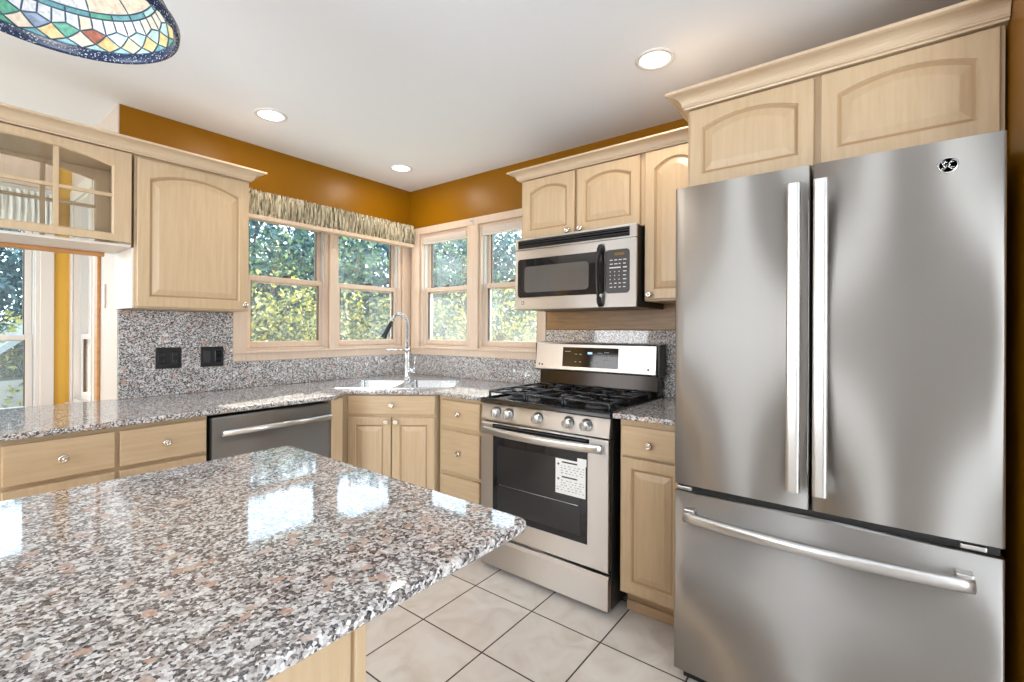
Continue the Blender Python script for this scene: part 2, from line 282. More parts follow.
# ------------------------------------------------------------ geometry helpers
class B:
    """collects shapes in one bmesh"""
    def __init__(s): s.bm = bmesh.new()
    def _add(s, src, mi, smooth):
        vm = {}
        for v in src.verts: vm[v] = s.bm.verts.new(v.co)
        for f in src.faces:
            try:
                nf = s.bm.faces.new([vm[v] for v in f.verts]); nf.material_index = mi; nf.smooth = smooth or f.smooth
            except ValueError: pass
        src.free(); return s
    def box(s, x0, x1, y0, y1, z0, z1, bev=0.0, seg=2, mi=0):
        t = bmesh.new(); bmesh.ops.create_cube(t, size=1)
        for v in t.verts: v.co = Vector(((x0 + x1) / 2 + v.co.x * (x1 - x0), (y0 + y1) / 2 + v.co.y * (y1 - y0), (z0 + z1) / 2 + v.co.z * (z1 - z0)))
        if bev: bmesh.ops.bevel(t, geom=list(t.edges), offset=bev, segments=seg, affect='EDGES', profile=0.5)
        return s._add(t, mi, False)
    def prism(s, pts, a0, a1, axis='z', bev=0.0, seg=2, mi=0, smooth=False):
        """pts 2D polygon extruded along axis: z->(x,y), x->(y,z), y->(x,z)"""
        f = {'z': lambda p, a: (p[0], p[1], a), 'x': lambda p, a: (a, p[0], p[1]), 'y': lambda p, a: (p[0], a, p[1])}[axis]
        t = bmesh.new(); lo = [t.verts.new(f(p, a0)) for p in pts]; hi = [t.verts.new(f(p, a1)) for p in pts]; n = len(pts)
        t.faces.new(lo); t.faces.new(hi)
        for i in range(n):
            q = t.faces.new((lo[i], lo[(i + 1) % n], hi[(i + 1) % n], hi[i])); q.smooth = smooth
        bmesh.ops.recalc_face_normals(t, faces=t.faces)
        if bev: bmesh.ops.bevel(t, geom=list(t.edges), offset=bev, segments=seg, affect='EDGES', profile=0.5)
        return s._add(t, mi, False)
    def lathe(s, prof, c=(0, 0, 0), axis='z', n=24, mi=0, caps=True):
        t = bmesh.new(); rings = []
        for r, h in prof:
            ring = []
            for i in range(n):
                a = 2 * PI * i / n; u, v = r * math.cos(a), r * math.sin(a)
                p = {'z': (u, v, h), 'y': (u, h, v), 'x': (h, u, v)}[axis]
                ring.append(t.verts.new(Vector(c) + Vector(p)))
            rings.append(ring)
        for a, b in zip(rings, rings[1:]):
            for i in range(n):
                q = t.faces.new((a[i], a[(i + 1) % n], b[(i + 1) % n], b[i])); q.smooth = True
        if caps:
            t.faces.new(rings[0]); t.faces.new(rings[-1])
        bmesh.ops.recalc_face_normals(t, faces=t.faces)
        return s._add(t, mi, False)
    def tube(s, path, r, n=10, mi=0, rz=None, closed=False, up=(0, 0, 1)):
        """tube along path; r radius (or list); rz second radius for an oval section"""
        t = bmesh.new(); P = [Vector(p) for p in path]; rings = []; m = len(P)
        for k, p in enumerate(P):
            if closed: d = P[(k + 1) % m] - P[k - 1]
            else: d = (P[min(k + 1, m - 1)] - P[max(k - 1, 0)])
            d.normalize(); u = Vector(up)
            if abs(d.dot(u)) > 0.95: u = Vector((1, 0, 0)) if abs(d.x) < 0.9 else Vector((0, 1, 0))
            a = d.cross(u).normalized(); b = a.cross(d).normalized()
            ra = r[k] if isinstance(r, (list, tuple)) else r; rb = ra if rz is None else rz
            rings.append([t.verts.new(p + a * ra * math.cos(2 * PI * i / n) + b * rb * math.sin(2 * PI * i / n)) for i in range(n)])
        pairs = list(zip(rings, rings[1:])) + ([(rings[-1], rings[0])] if closed else [])
        for a, b in pairs:
            for i in range(n):
                q = t.faces.new((a[i], a[(i + 1) % n], b[(i + 1) % n], b[i])); q.smooth = True
        if not closed: t.faces.new(rings[0]); t.faces.new(rings[-1])
        bmesh.ops.recalc_face_normals(t, faces=t.faces)
        return s._add(t, mi, False)
    def rings(s, loops, mis, cap=True, capmi=0, smooth=False):
        vs = [[s.bm.verts.new(p) for p in L] for L in loops]; n = len(loops[0])
        for k, (a, b) in enumerate(zip(vs, vs[1:])):
            for i in range(n):
                f = s.bm.faces.new((a[i], a[(i + 1) % n], b[(i + 1) % n], b[i])); f.material_index = mis[k]; f.smooth = smooth
        if cap:
            f = s.bm.faces.new(vs[-1]); f.material_index = capmi
        return vs

class Thing:
    def __init__(s, name, label, cat, loc=(0, 0, 0), rz=0.0, group=None):
        o = bpy.data.objects.new(name, None); COL.objects.link(o); o.empty_display_size = 0.05
        o.location = loc; o.rotation_euler = (0, 0, rz); o['label'] = label; o['category'] = cat
        if group: o['group'] = group
        s.o = o
    def part(s, name, b, mats, parent=None, label=None, smooth=False, recalc=True):
        return mesh(name, b, mats, parent or s.o, label, smooth, recalc)
def mesh(name, b, mats, parent=None, label=None, smooth=False, recalc=True):
    if recalc: bmesh.ops.recalc_face_normals(b.bm, faces=b.bm.faces)
    me = bpy.data.meshes.new(name)
    if smooth:
        for f in b.bm.faces: f.smooth = True
    b.bm.to_mesh(me); b.bm.free()
    for m in (mats if isinstance(mats, (list, tuple)) else [mats]): me.materials.append(m)
    o = bpy.data.objects.new(name, me); COL.objects.link(o)
    if parent: o.parent = parent
    if label: o['label'] = label
    return o
def solo(name, b, mats, label, cat, group=None, smooth=False, loc=None):
    o = mesh(name, b, mats, None, label, smooth); o['category'] = cat
    if group: o['group'] = group
    if loc: o.location = loc
    return o
def struct(name, b, mats, parent=None, smooth=False):
    o = mesh(name, b, mats, parent, None, smooth); o['kind'] = 'structure'; return o
R90 = -PI / 2   # things on the stove wall: local front (-Y) faces world -X, local +X runs to world -Y

WX, WY, CH = 2.58, 3.078, 2.44     # stove wall plane, sink wall plane, ceiling height

# ------------------------------------------------------------ room shell
struct('floor', B().box(-2.9, 2.72, -2.6, 4.35, -0.06, 0), TILE)
struct('ceiling', B().box(-2.9, 2.72, -2.6, 4.35, CH, CH + 0.08), CEIL)
def wall_holes(b, a0, a1, z0, z1, holes, axis, t0, t1):
    """wall slab in the plane along a (x or y) with rectangular holes (a0,a1,z0,z1)"""
    xs = sorted({a0, a1, *[h[0] for h in holes], *[h[1] for h in holes]}); zs = sorted({z0, z1, *[h[2] for h in holes], *[h[3] for h in holes]})
    for i in range(len(xs) - 1):
        for j in range(len(zs) - 1):
            cx, cz = (xs[i] + xs[i + 1]) / 2, (zs[j] + zs[j + 1]) / 2
            if any(h[0] < cx < h[1] and h[2] < cz < h[3] for h in holes): continue
            if axis == 'x': b.box(xs[i], xs[i + 1], t0, t1, zs[j], zs[j + 1])
            else: b.box(t0, t1, xs[i], xs[i + 1], zs[j], zs[j + 1])
    bmesh.ops.remove_doubles(b.bm, verts=b.bm.verts, dist=1e-5)
    return b
OZ0, OZ1 = 1.138, 2.06
struct('wall_back', wall_holes(B(), 0.661, WX + 0.14, 0, CH, [(1.27, 1.835, OZ0, OZ1), (1.895, 2.49, OZ0, OZ1)], 'x', WY, WY + 0.14), OCHRE)
struct('wall_right', wall_holes(B(), -2.5, WY, 0, CH, [(1.75, 2.30, OZ0, OZ1), (2.405, 2.95, OZ0, OZ1)], 'y', WX, WX + 0.14), OCHRE)
struct('wall_side', B().box(1.75, WX, -0.46, -0.315, 0, CH), OCHRE)
# breakfast nook beyond the open counter
struct('wall_nook_right', wall_holes(B(), WY + 0.003, 4.2, 0, CH, [(3.60, 4.13, 0.80, 2.10)], 'y', 0.655, 0.6605), PINKP)
struct('wall_nook_side', wall_holes(B(), WY + 0.141, 4.2, 0, CH, [(3.60, 4.13, 0.80, 2.10)], 'y', 0.6606, 0.80), EXTW)
struct('wall_nook_back', wall_holes(B(), -2.8, 0.80, 0, CH, [(-0.62, 0.508, 0.72, 2.10)], 'x', 4.2, 4.34), YELLOW)
struct('wall_left', wall_holes(B(), -2.5, 4.2, 0, CH, [(0.38, 2.32, 0.4, 2.36)], 'y', -2.9, -2.8), BEIGE)
struct('wall_front', wall_holes(B(), -2.9, 2.72, 0, CH, [(-2.2, 0.5, 0.0, 2.1)], 'x', -2.6, -2.5), WHITEP)
struct('reflection_panel', B().box(-2.799, -2.76, -0.62, -0.22, 0, 2.30, 0.005), plain('dark_panel', (0.10, 0.055, 0.025), 0.4))  # unseen dark slab added to put a dark band in the refrigerator's reflection

# window casings on the two walls
def casing(x0, x1, z0, z1, mull, hz0, hz1, hx0, hx1):
    b = B()
    b.box(x0, hx0, -0.022, -0.001, z0, z1, 0.004); b.box(hx1, x1, -0.022, -0.001, z0, z1, 0.004)
    b.box(hx0, hx1, -0.022, -0.001, z0, hz0, 0.004); b.box(hx0, hx1, -0.022, -0.001, hz1, z1, 0.004)
    b.box(mull[0], mull[1], -0.022, -0.001, hz0, hz1, 0.004)
    b.box(x0 - 0.004, x1 + 0.004, -0.034, -0.001, hz0 - 0.012, hz0 + 0.004, 0.004)     # stool lip
    return b
o = struct('trim_1', casing(1.198, 2.574, 1.078, 2.14, (1.835, 1.895), OZ0, OZ1, 1.27, 2.49), TRIMW); o.location = (0, WY, 0)
o = struct('trim_2', casing(0.0, 1.345, 1.078, 2.115, (0.635, 0.74), OZ0, OZ1, 0.09, 1.29), TRIMW); o.location = (WX, 3.04, 0); o.rotation_euler = (0, 0, R90)

def window(name, loc, rz, w, h, mid, mat=TRIMW, st=0.052, screen=True, latch=True):
    """double-hung window in its opening; local x across, y outward, z up"""
    b = B(); d = 0.125
    b.box(0, 0.018, 0.0, d, 0, h); b.box(w - 0.018, w, 0.0, d, 0, h); b.box(0.018, w - 0.018, 0.0, d, 0, 0.02); b.box(0.018, w - 0.018, 0.0, d, h - 0.02, h)
    b.box(0.018, 0.026, 0.03, 0.10, 0.02, h - 0.02, mi=1); b.box(w - 0.026, w - 0.018, 0.03, 0.10, 0.02, h - 0.02, mi=1)
    r = struct(name, b, [mat, SILL]); r.location = loc; r.rotation_euler = (0, 0, rz)
    def sash(nm, z0, z1, y0, y1, top, bot):
        s = B(); s.box(0.027, st, y0, y1, z0, z1, 0.003); s.box(w - st, w - 0.027, y0, y1, z0, z1, 0.003)
        s.box(st, w - st, y0, y1, z0, z0 + bot, 0.003); s.box(st, w - st, y0, y1, z1 - top, z1, 0.003)
        s.box(st, st + 0.006, y0 + 0.006, y1 - 0.004, z0 + bot, z1 - top, mi=1); s.box(w - st - 0.006, w - st, y0 + 0.006, y1 - 0.004, z0 + bot, z1 - top, mi=1)
        so = mesh(nm, s, [mat, LATCH], r)
        g = B(); ym = (y0 + y1) / 2; g.box(st, w - st, ym - 0.002, ym + 0.002, z0 + bot, z1 - top)
        mesh('pane', g, GLASS, so)
        return so
    sash('upper_sash', mid - 0.02, h - 0.021, 0.068, 0.098, 0.035, 0.034)
    lo = sash('lower_sash', 0.021, mid + 0.022, 0.034, 0.064, 0.034, 0.04)
    if latch:
        l = B(); l.box(w / 2 - 0.03, w / 2 + 0.03, 0.040, 0.060, mid + 0.022, mid + 0.030, 0.003); l.tube([(w / 2 - 0.02, 0.048, mid + 0.034), (w / 2 + 0.025, 0.036, mid + 0.036)], 0.006)
        mesh('latch', l, LATCH, lo)
    if screen:
        s = B(); s.box(0.03, w - 0.03, 0.110, 0.1115, 0.025, mid); mesh('screen', s, SCREEN, r)
    return r
OH = OZ1 - OZ0
window('window_1', (1.27, WY, OZ0), 0, 0.565, OH, 0.462)
window('window_2', (1.895, WY, OZ0), 0, 0.595, OH, 0.462)
window('window_3', (WX, 2.95, OZ0), R90, 0.545, OH, 0.462)
window('window_4', (WX, 2.30, OZ0), R90, 0.55, OH, 0.462)
window('window_5', (-0.62, 4.2, 0.72), 0, 1.128, 1.38, 0.495, WHITEP, 0.06, True, False)
window('window_6', (0.655, 4.13, 0.80), R90, 0.53, 1.30, 0.42, WHITEP, 0.06, True, False)
b = B(); b.box(0.508, 0.572, -0.02, -0.001, 0.66, 2.165, 0.003); b.box(-0.684, -0.62, -0.02, -0.001, 0.66, 2.165, 0.003); b.box(-0.684, 0.572, -0.03, -0.001, 2.165, 2.36, 0.003, mi=1); b.box(-0.62, 0.508, -0.02, -0.001, 2.10, 2.165, 0.003); b.box(-0.62, 0.508, -0.035, -0.001, 0.66, 0.72, 0.003)
o = struct('trim_3', b, [WHITEP, TRIMW]); o.location = (0, 4.2, 0)
b = B(); b.box(0.0, 0.07, -0.010, -0.001, 0.72, 2.18, 0.004); b.box(0.60, 0.70, -0.012, -0.001, 0.72, 2.18, 0.004); b.box(0.07, 0.60, -0.012, -0.001, 2.10, 2.18, 0.004); b.box(0.07, 0.60, -0.04, -0.001, 0.72, 0.80, 0.004)
b.box(0.63, 0.65, -0.018, -0.012, 0.72, 2.18)
o = struct('trim_4', b, WHITEP); o.location = (0.655, 4.195, 0); o.rotation_euler = (0, 0, R90)
b = B(); b.box(0.640, 0.654, 3.42, 3.49, 0.0, 2.30, 0.003); struct('trim_5', b, ORANGEW)
solo('switch_plate', B().box(0.646, 0.6545, 3.30, 3.345, 1.39, 1.52, 0.003), PINKP, 'narrow pale cover plate on the pale wall beside the open counter', 'cover plate')

# ------------------------------------------------------------ cabinetry
KN = [(0.0055, 0.0), (0.0055, -0.008), (0.008, -0.011), (0.0155, -0.015), (0.0165, -0.020), (0.0145, -0.0245), (0.010, -0.027), (0.009, -0.0255), (0.004, -0.0255), (0.003, -0.028), (0.0015, -0.029)]
def knob(parent, x, y, z): return mesh('knob', B().lathe(KN, (x, y, z), 'y', 16), NICKEL, parent)
def loop(x0, x1, z0, z1, rise, y, n=12):
    """rect with an arched top: spring line at z1-rise, crown at z1"""
    pts = [(x0, y, z0), (x1, y, z0)]
    for k in range(n + 1):
        u = 1 - 2 * k / n; x = (x0 + x1) / 2 + u * (x1 - x0) / 2
        pts.append((x, y, z1 - rise * u * u))
    return pts
def square_loop(x0, x1, z0, z1, y, n=12): return loop(x0, x1, z0, z1, 0, y, n)
def panel_door(x0, x1, z0, z1, t=0.02, stile=0.047, rise=0.0, mats=None):
    """raised-panel door; front face at y=-t"""
    b = B(); s = stile
    L = [square_loop(x0, x1, z0, z1, 0), square_loop(x0, x1, z0, z1, -t + 0.003), square_loop(x0 + 0.003, x1 - 0.003, z0 + 0.003, z1 - 0.003, -t)]
    def lp(i, y): return loop(x0 + s + i, x1 - s - i, z0 + s + i, z1 - s * 0.95 - i, rise, y)
    L += [lp(0, -t), lp(0.004, -t + 0.006), lp(0.010, -t + 0.0085), lp(0.013, -t + 0.0085), lp(0.036, -t + 0.0015), lp(0.040, -t + 0.0005)]
    b.rings(L, [0, 0, 0, 0, 1, 1, 0, 0], True, 0)
    f = b.bm.faces.new([b.bm.verts.new(p) for p in square_loop(x0, x1, z0, z1, 0)][::-1])
    bmesh.ops.remove_doubles(b.bm, verts=b.bm.verts, dist=1e-6)
    return b
def slab(x0, x1, z0, z1, t=0.02): return B().box(x0, x1, -t, 0, z0, z1, 0.004, 2)
MG = [MAPLE, GLAZE]
def carcass(th, pts, z0, z1, name='body', mat=MAPLE): return th.part(name, B().prism(pts, z0, z1), mat)

# -- base cabinets under the sink wall
DZ0, TOPZ = 0.13, 0.888
def base_run(name, label, x0, w, y=2.36, depth=0.66, knobs=True):
    t = Thing(name, label, 'cabinet', (x0, y + 0.02, 0))
    t.part('body', B().box(0, w, 0, depth, 0.10, TOPZ, 0.001), MAPLE_H)
    t.part('toe_kick', B().box(0.005, w - 0.005, 0.075, depth, 0, 0.10), TOE)
    h = w / 2
    for k in (0, 1):
        a0, a1 = k * h + 0.007, (k + 1) * h - 0.007
        d = t.part('drawer', slab(a0, a1, 0.728, 0.871), MAPLE_H); knob(d, (a0 + a1) / 2, -0.02, 0.80)
        dd = t.part('door', panel_door(a0, a1, DZ0, 0.712), MG); knob(dd, a1 - 0.032 if k == 0 else a0 + 0.032, -0.02, 0.672)
    return t
base_run('base_cabinet', 'maple base cabinet with two drawers, immediately left of the dishwasher', 0.188, 0.636)

t = Thing('filler_panel', 'narrow maple filler panel between the dishwasher and the corner sink cabinet', 'panel', (1.428, 2.36, 0))
t.part('panel', B().box(0, 0.069, 0, 0.55, 0.0, TOPZ, 0.002), MAPLE)

# diagonal sink base: local x along the front, y into the corner
DA = Vector((1.600, 2.485)); DB = Vector((1.930, 2.055)); DU = (DB - DA).normalized(); DN = Vector((-DU.y, DU.x)); DW = (DB - DA).length
DROT = math.atan2(DU.y, DU.x)
t = Thing('sink_cabinet', 'maple corner sink cabinet set diagonally below the sink, with two doors', 'cabinet', (DA.x + DN.x * 0.02, DA.y + DN.y * 0.02, 0), DROT)
W = DW
t.part('body', B().prism([(-0.05, 0.0), (W - 0.005, 0), (W + 0.02, 0.03), (W + 0.02, 0.055), (-0.05, 0.055)], 0.10, TOPZ), MAPLE)
t.part('toe_kick', B().prism([(0.0, 0.07), (W, 0.07), (W, 0.09), (0, 0.09)], 0, 0.10), TOE)
d = t.part('drawer_front', slab(0.008, W - 0.010, 0.770, 0.884), MAPLE_H); knob(d, W / 2, -0.02, 0.827)
for k in (0, 1):
    a0, a1 = (0.008, W / 2 - 0.003) if k == 0 else (W / 2 + 0.003, W - 0.010)
    d = t.part('door', panel_door(a0, a1, DZ0, 0.752, stile=0.045), MG); knob(d, a1 - 0.026 if k == 0 else a0 + 0.026, -0.02, 0.728)

t = Thing('drawer_cabinet', 'narrow maple cabinet of three drawers between sink cabinet and range', 'cabinet', (1.948, 2.045, 0), R90)
t.part('body', B().box(0.0, 0.362, 0, 0.59, 0.10, TOPZ, 0.001), MAPLE)
t.part('toe_kick', B().box(0.0, 0.36, 0.07, 0.5, 0, 0.10), TOE)
for z0, z1 in ((0.716, 0.868), (0.452, 0.690), (0.13, 0.428)):
    d = t.part('drawer', slab(0.028, 0.332, z0, z1), MAPLE_H); knob(d, 0.182, -0.02, (z0 + z1) / 2 if z0 < 0.7 else 0.795)

t = Thing('base_cabinet', 'narrow maple base cabinet with one drawer and one door, between range and refrigerator', 'cabinet', (1.948, 0.885, 0), R90)
t.part('body', B().box(0.0, 0.30, 0, 0.60, 0.115, TOPZ, 0.001), MAPLE)
b = B().box(0.0, 0.30, 0.085, 0.5, 0, 0.115); b.box(0.0, 0.30, 0.073, 0.085, 0, 0.045, 0.004); t.part('toe_kick', b, TOE)
d = t.part('drawer', slab(0.010, 0.290, 0.732, 0.862), MAPLE_H); knob(d, 0.142, -0.02, 0.79)
t.part('door', panel_door(0.010, 0.290, DZ0, 0.722), MG)

# -- wall cabinets
def crown_path(path, prof):
    """sweep profile (out, z) along a 2D path with mitred corners; the outside is on the right of the path"""
    P = [Vector(p) for p in path]; b = B(); loops = []
    for k, p in enumerate(P):
        n = []
        if k > 0: d = (P[k] - P[k - 1]).normalized(); n.append(Vector((d.y, -d.x)))
        if k < len(P) - 1: d = (P[k + 1] - P[k]).normalized(); n.append(Vector((d.y, -d.x)))
        m = n[0] if len(n) == 1 else (n[0] + n[1]) / (1 + n[0].dot(n[1]))
        loops.append([(p.x + m.x * o, p.y + m.y * o, z) for o, z in prof])
    vs = [[b.bm.verts.new(q) for q in L] for L in loops]; n = len(prof)
    for a, c in zip(vs, vs[1:]):
        for i in range(n): b.bm.faces.new((a[i], a[(i + 1) % n], c[(i + 1) % n], c[i]))
    b.bm.faces.new(vs[0]); b.bm.faces.new(vs[-1])
    return b
def crown_prof(z, h, out):
    pts = [(-0.025, z), (0.006, z), (0.008, z + 0.10 * h), (0.014, z + 0.14 * h), (0.014, z + 0.24 * h)]
    for k in range(7):
        a = k / 6 * PI / 2; pts.append((0.016 + (out - 0.026) * (1 - math.cos(a)), z + h * (0.27 + 0.50 * math.sin(a))))
    pts += [(out - 0.004, z + 0.80 * h), (out, z + 0.84 * h), (out, z + h), (-0.025, z + h)]
    return pts

t = Thing('wall_cabinet', 'short maple wall cabinet with two arched doors above the microwave', 'cabinet', (2.265, 1.676, 1.812), R90)
t.part('body', B().box(0, 0.772, 0, 0.312, 0, 0.372, 0.001), MAPLE)
for k, (a0, a1) in enumerate(((0.020, 0.373), (0.391, 0.752))):
    d = t.part('door', panel_door(a0, a1, 0.006, 0.356, rise=0.032), MG); knob(d, a1 - 0.036 if k == 0 else a0 + 0.026, -0.02, 0.024)
t = Thing('wall_cabinet', 'tall narrow maple wall cabinet with one arched door, right of the microwave', 'cabinet', (2.265, 0.903, 1.428), R90)
t.part('body', B().box(0, 0.315, 0, 0.312, 0, 0.756, 0.001), MAPLE)
d = t.part('door', panel_door(0.006, 0.309, 0.008, 0.742, rise=0.045), MG); knob(d, 0.034, -0.02, 0.030)
solo('crown_moulding', crown_path([(2.55, 1.677), (2.245, 1.677), (2.245, 0.668)], crown_prof(2.172, 0.052, 0.058)), CROWN, 'maple crown moulding above the microwave and the tall narrow cabinet', 'moulding')
t = Thing('wall_cabinet', 'deep maple cabinet with two wide arched doors above the refrigerator', 'cabinet', (1.950, 0.597, 1.80), R90)
t.part('body', B().box(0, 0.905, 0, 0.61, 0, 0.382, 0.001), MAPLE)
t.part('door', panel_door(0.012, 0.437, 0.06, 0.370, rise=0.034), MG)
t.part('door', panel_door(0.456, 0.893, 0.06, 0.370, rise=0.034), MG)
solo('crown_moulding', crown_path([(2.236, 0.597), (1.93, 0.597), (1.93, -0.312)], crown_prof(2.176, 0.062, 0.066)), CROWN, 'maple crown moulding along the top of the cabinet over the refrigerator', 'moulding')

t = Thing('wall_cabinet', 'maple wall cabinet with one arched door above the two black wall plates', 'cabinet', (0.648, 2.763, 1.377), 0)
t.part('body', B().box(0, 0.513, 0, 0.31, 0, 0.73, 0.001), MAPLE)
t.part('side_panel', B().box(-0.006, 0, 0.002, 0.31, 0, 0.285, 0.0005), WHITEP, label='pale painted side of the cabinet')
d = t.part('door', panel_door(0.008, 0.506, 0.006, 0.712, rise=0.045), MG); knob(d, 0.482, -0.02, 0.034)

# glass-door cabinet hung over the open counter
GX0, GW, GZ0, GHT = -0.045, 0.684, 1.672, 0.435
t = Thing('wall_cabinet', 'maple wall cabinet with arched glass door hung over the open counter', 'cabinet', (GX0, 2.763, GZ0), 0)
b = B(); b.box(0, 0.018, 0, 0.31, 0, GHT); b.box(GW - 0.018, GW, 0, 0.31, 0, GHT); b.box(0.018, GW - 0.018, 0, 0.31, GHT - 0.03, GHT)
t.part('body', b, MAPLE)
t.part('bottom_panel', B().box(0.001, GW - 0.001, 0.0, 0.309, -0.012, 0.0, 0.002), WHITEP, label='pale painted underside')
def glass_door(nm, y, th=0.02):
    x0, x1, z0, z1 = 0.006, GW - 0.006, 0.008, GHT - 0.012; s = 0.062
    bb = B(); fr = [square_loop(x0, x1, z0, z1, y), square_loop(x0, x1, z0, z1, y - th), loop(x0 + s, x1 - s, z0 + 0.03, z1 - 0.028, 0.04, y - th), loop(x0 + s + 0.006, x1 - s - 0.006, z0 + 0.036, z1 - 0.034, 0.04, y - th + 0.006), loop(x0 + s + 0.006, x1 - s - 0.006, z0 + 0.036, z1 - 0.034, 0.04, y)]
    vs = bb.rings(fr, [0, 0, 0, 0], False); n = len(fr[0])
    for i in range(n): bb.bm.faces.new((vs[-1][i], vs[-1][(i + 1) % n], vs[0][(i + 1) % n], vs[0][i]))
    d = t.part(nm, bb, MAPLE)
    mb = B(); ym = y - th / 2
    for xx in (0.245, 0.425): mb.box(xx - 0.009, xx + 0.009, ym - 0.007, ym + 0.007, z0 + 0.03, z1 - 0.04, 0.002)
    mb.box(x0 + s, x1 - s, ym - 0.0065, ym + 0.0065, 0.208, 0.224, 0.002)
    mesh('muntin', mb, MAPLE, d)
    mesh('pane', B().box(x0 + s, x1 - s, ym + 0.0075, ym + 0.0095, z0 + 0.032, z1 - 0.068), CGLASS, d)
glass_door('door', 0.0); glass_door('back_door', 0.332)
solo('crown_moulding', crown_path([(GX0, 2.743), (1.161, 2.743), (1.161, 3.06)], crown_prof(2.102, 0.054, 0.062)), CROWN, 'maple crown moulding above the glass-door cabinet and its neighbour by the valance', 'moulding')
solo('wood_rail', B().box(GX0, 0.60, 3.055, 3.085, 1.640, 1.660, 0.003), ORANGEW, 'orange-brown wooden strip under the back of the glass-door cabinet', 'wood strip')
solo('wall_rail', B().box(2.558, 2.579, 0.62, 1.688, 1.283, 1.43, 0.003), RAILW, 'brown wooden board on the wall beneath the microwave', 'wood board')

# ------------------------------------------------------------ granite
ZC = 0.914
# sink in the diagonal frame
SC0 = (DA + DB) / 2
def dpt(u, n): return (SC0.x + DU.x * u + DN.x * n, SC0.y + DU.y * u + DN.y * n)
SU, SN0, SN1 = 0.375, 0.10, 0.65
def plate_with_hole(outer, hole, z0, z1, bev=0.006):
    b = B(); bm = b.bm
    def ring(pts): 
        vs = [bm.verts.new((p[0], p[1], z1)) for p in pts]
        return [bm.edges.new((vs[i], vs[(i + 1) % len(vs)])) for i in range(len(vs))]
    es = ring(outer) + (ring(hole) if hole else [])
    bmesh.ops.triangle_fill(bm, use_beauty=True, edges=es)
    bmesh.ops.recalc_face_normals(bm, faces=bm.faces)
    g = bmesh.ops.extrude_face_region(bm, geom=list(bm.faces))
    for v in g['geom']:
        if isinstance(v, bmesh.types.BMVert): v.co.z = z0
    bmesh.ops.recalc_face_normals(bm, faces=bm.faces)
    if bev:
        ed = [e for e in bm.edges if len(e.link_faces) == 2 and e.calc_face_angle(0) > 0.6 and abs(e.verts[0].co.z - e.verts[1].co.z) < 1e-5]
        bmesh.ops.bevel(bm, geom=ed, offset=bev, segments=3, affect='EDGES', profile=0.5)
    return b
CB = [(0.62, 3.09), (-1.2, 3.09), (-1.2, 2.345), (1.41, 2.345), (1.45, 2.352), dpt(-DW / 2 - 0.012, -0.012), dpt(DW / 2 + 0.004, -0.014), (1.905, 2.00), (1.905, 1.679), (2.556, 1.679), (2.556, 3.054), (0.657, 3.054), (0.657, 3.09)]
CB = [(0.640, 3.09), (-1.2, 3.09), (-1.2, 2.345), (1.41, 2.345), (1.45, 2.354), dpt(-DW / 2 - 0.012, -0.012), dpt(DW / 2 + 0.004, -0.014), (1.907, 2.00), (1.907, 1.679), (2.556, 1.679), (2.556, 3.054), (0.640, 3.054)]
hole = [dpt(-SU + 0.02, SN0 + 0.02), dpt(SU - 0.02, SN0 + 0.02), dpt(SU - 0.02, SN1 - 0.02), dpt(-SU + 0.02, SN1 - 0.02)]
solo('countertop', plate_with_hole(CB, hole, ZC - 0.024, ZC), GRANITE, 'long speckled granite countertop bending round the corner and holding the sink', 'countertop')
solo('countertop', plate_with_hole([(1.907, 0.592), (1.907, 0.905), (2.556, 0.905), (2.556, 0.592)], None, ZC - 0.024, ZC), GRANITE, 'small speckled granite countertop between range and refrigerator', 'countertop')
solo('backsplash', B().box(0.657, 1.196, 3.056, WY - 0.001, ZC + 0.001, 1.375, 0.001), GRANITE, 'tall granite backsplash panel holding two black wall plates', 'backsplash')
solo('backsplash', B().box(1.198, 2.557, 3.056, WY - 0.001, ZC + 0.001, 1.0775, 0.001), GRANITE, 'low granite backsplash strip below the pair of windows with the ruffled valance', 'backsplash')
solo('backsplash', B().box(2.558, WX - 0.001, 1.692, 3.055, ZC + 0.001, 1.0775, 0.001), GRANITE, 'low granite backsplash strip below the windows with pleated shades', 'backsplash')
solo('backsplash', B().box(2.558, WX - 0.001, 0.592, 1.690, ZC + 0.001, 1.281, 0.001), GRANITE, 'granite backsplash panel behind the range under the brown board', 'backsplash')

# sink with two bowls
t = Thing('sink', 'stainless double-bowl sink set diagonally into the corner countertop', 'sink', (SC0.x, SC0.y, ZC), DROT)
def bowl(u0, u1, n0, n1, depth):
    b = B(); L = []
    for ins, z in ((0, 0.0035), (0.004, -0.004), (0.012, -depth + 0.03), (0.035, -depth)):
        r = 0.045 - min(ins, 0.02); pts = []
        for cx, cy, a0 in ((u1 - ins - r, n0 + ins + r, -90), (u1 - ins - r, n1 - ins - r, 0), (u0 + ins + r, n1 - ins - r, 90), (u0 + ins + r, n0 + ins + r, 180)):
            for k in range(6):
                a = math.radians(a0 + 18 * k); pts.append((cx + r * math.cos(a), cy + r * math.sin(a), z))
        L.append(pts)
    b.rings(L, [0, 0, 0], True, 0, True); b.lathe([(0.04, 0.0), (0.04, 0.003), (0.02, 0.001), (0.002, 0.001)], ((u0 + u1) / 2, (n0 + n1) / 2, -depth), 'z', 16, mi=1); return b
bw = ((-SU + 0.025, -0.018), (0.018, SU - 0.025)); BN0, BN1 = SN0 + 0.025, SN1 - 0.105
b = B()
xs = [-SU, bw[0][0], bw[0][1], bw[1][0], bw[1][1], SU]; ys = [SN0, BN0, BN1, SN1]
for i in range(5):
    for j in range(3):
        if j == 1 and i in (1, 3): continue
        b.box(xs[i], xs[i + 1], ys[j], ys[j + 1], 0.0, 0.0035)
bmesh.ops.remove_doubles(b.bm, verts=b.bm.verts, dist=1e-5)
t.part('rim', b, SINKM)
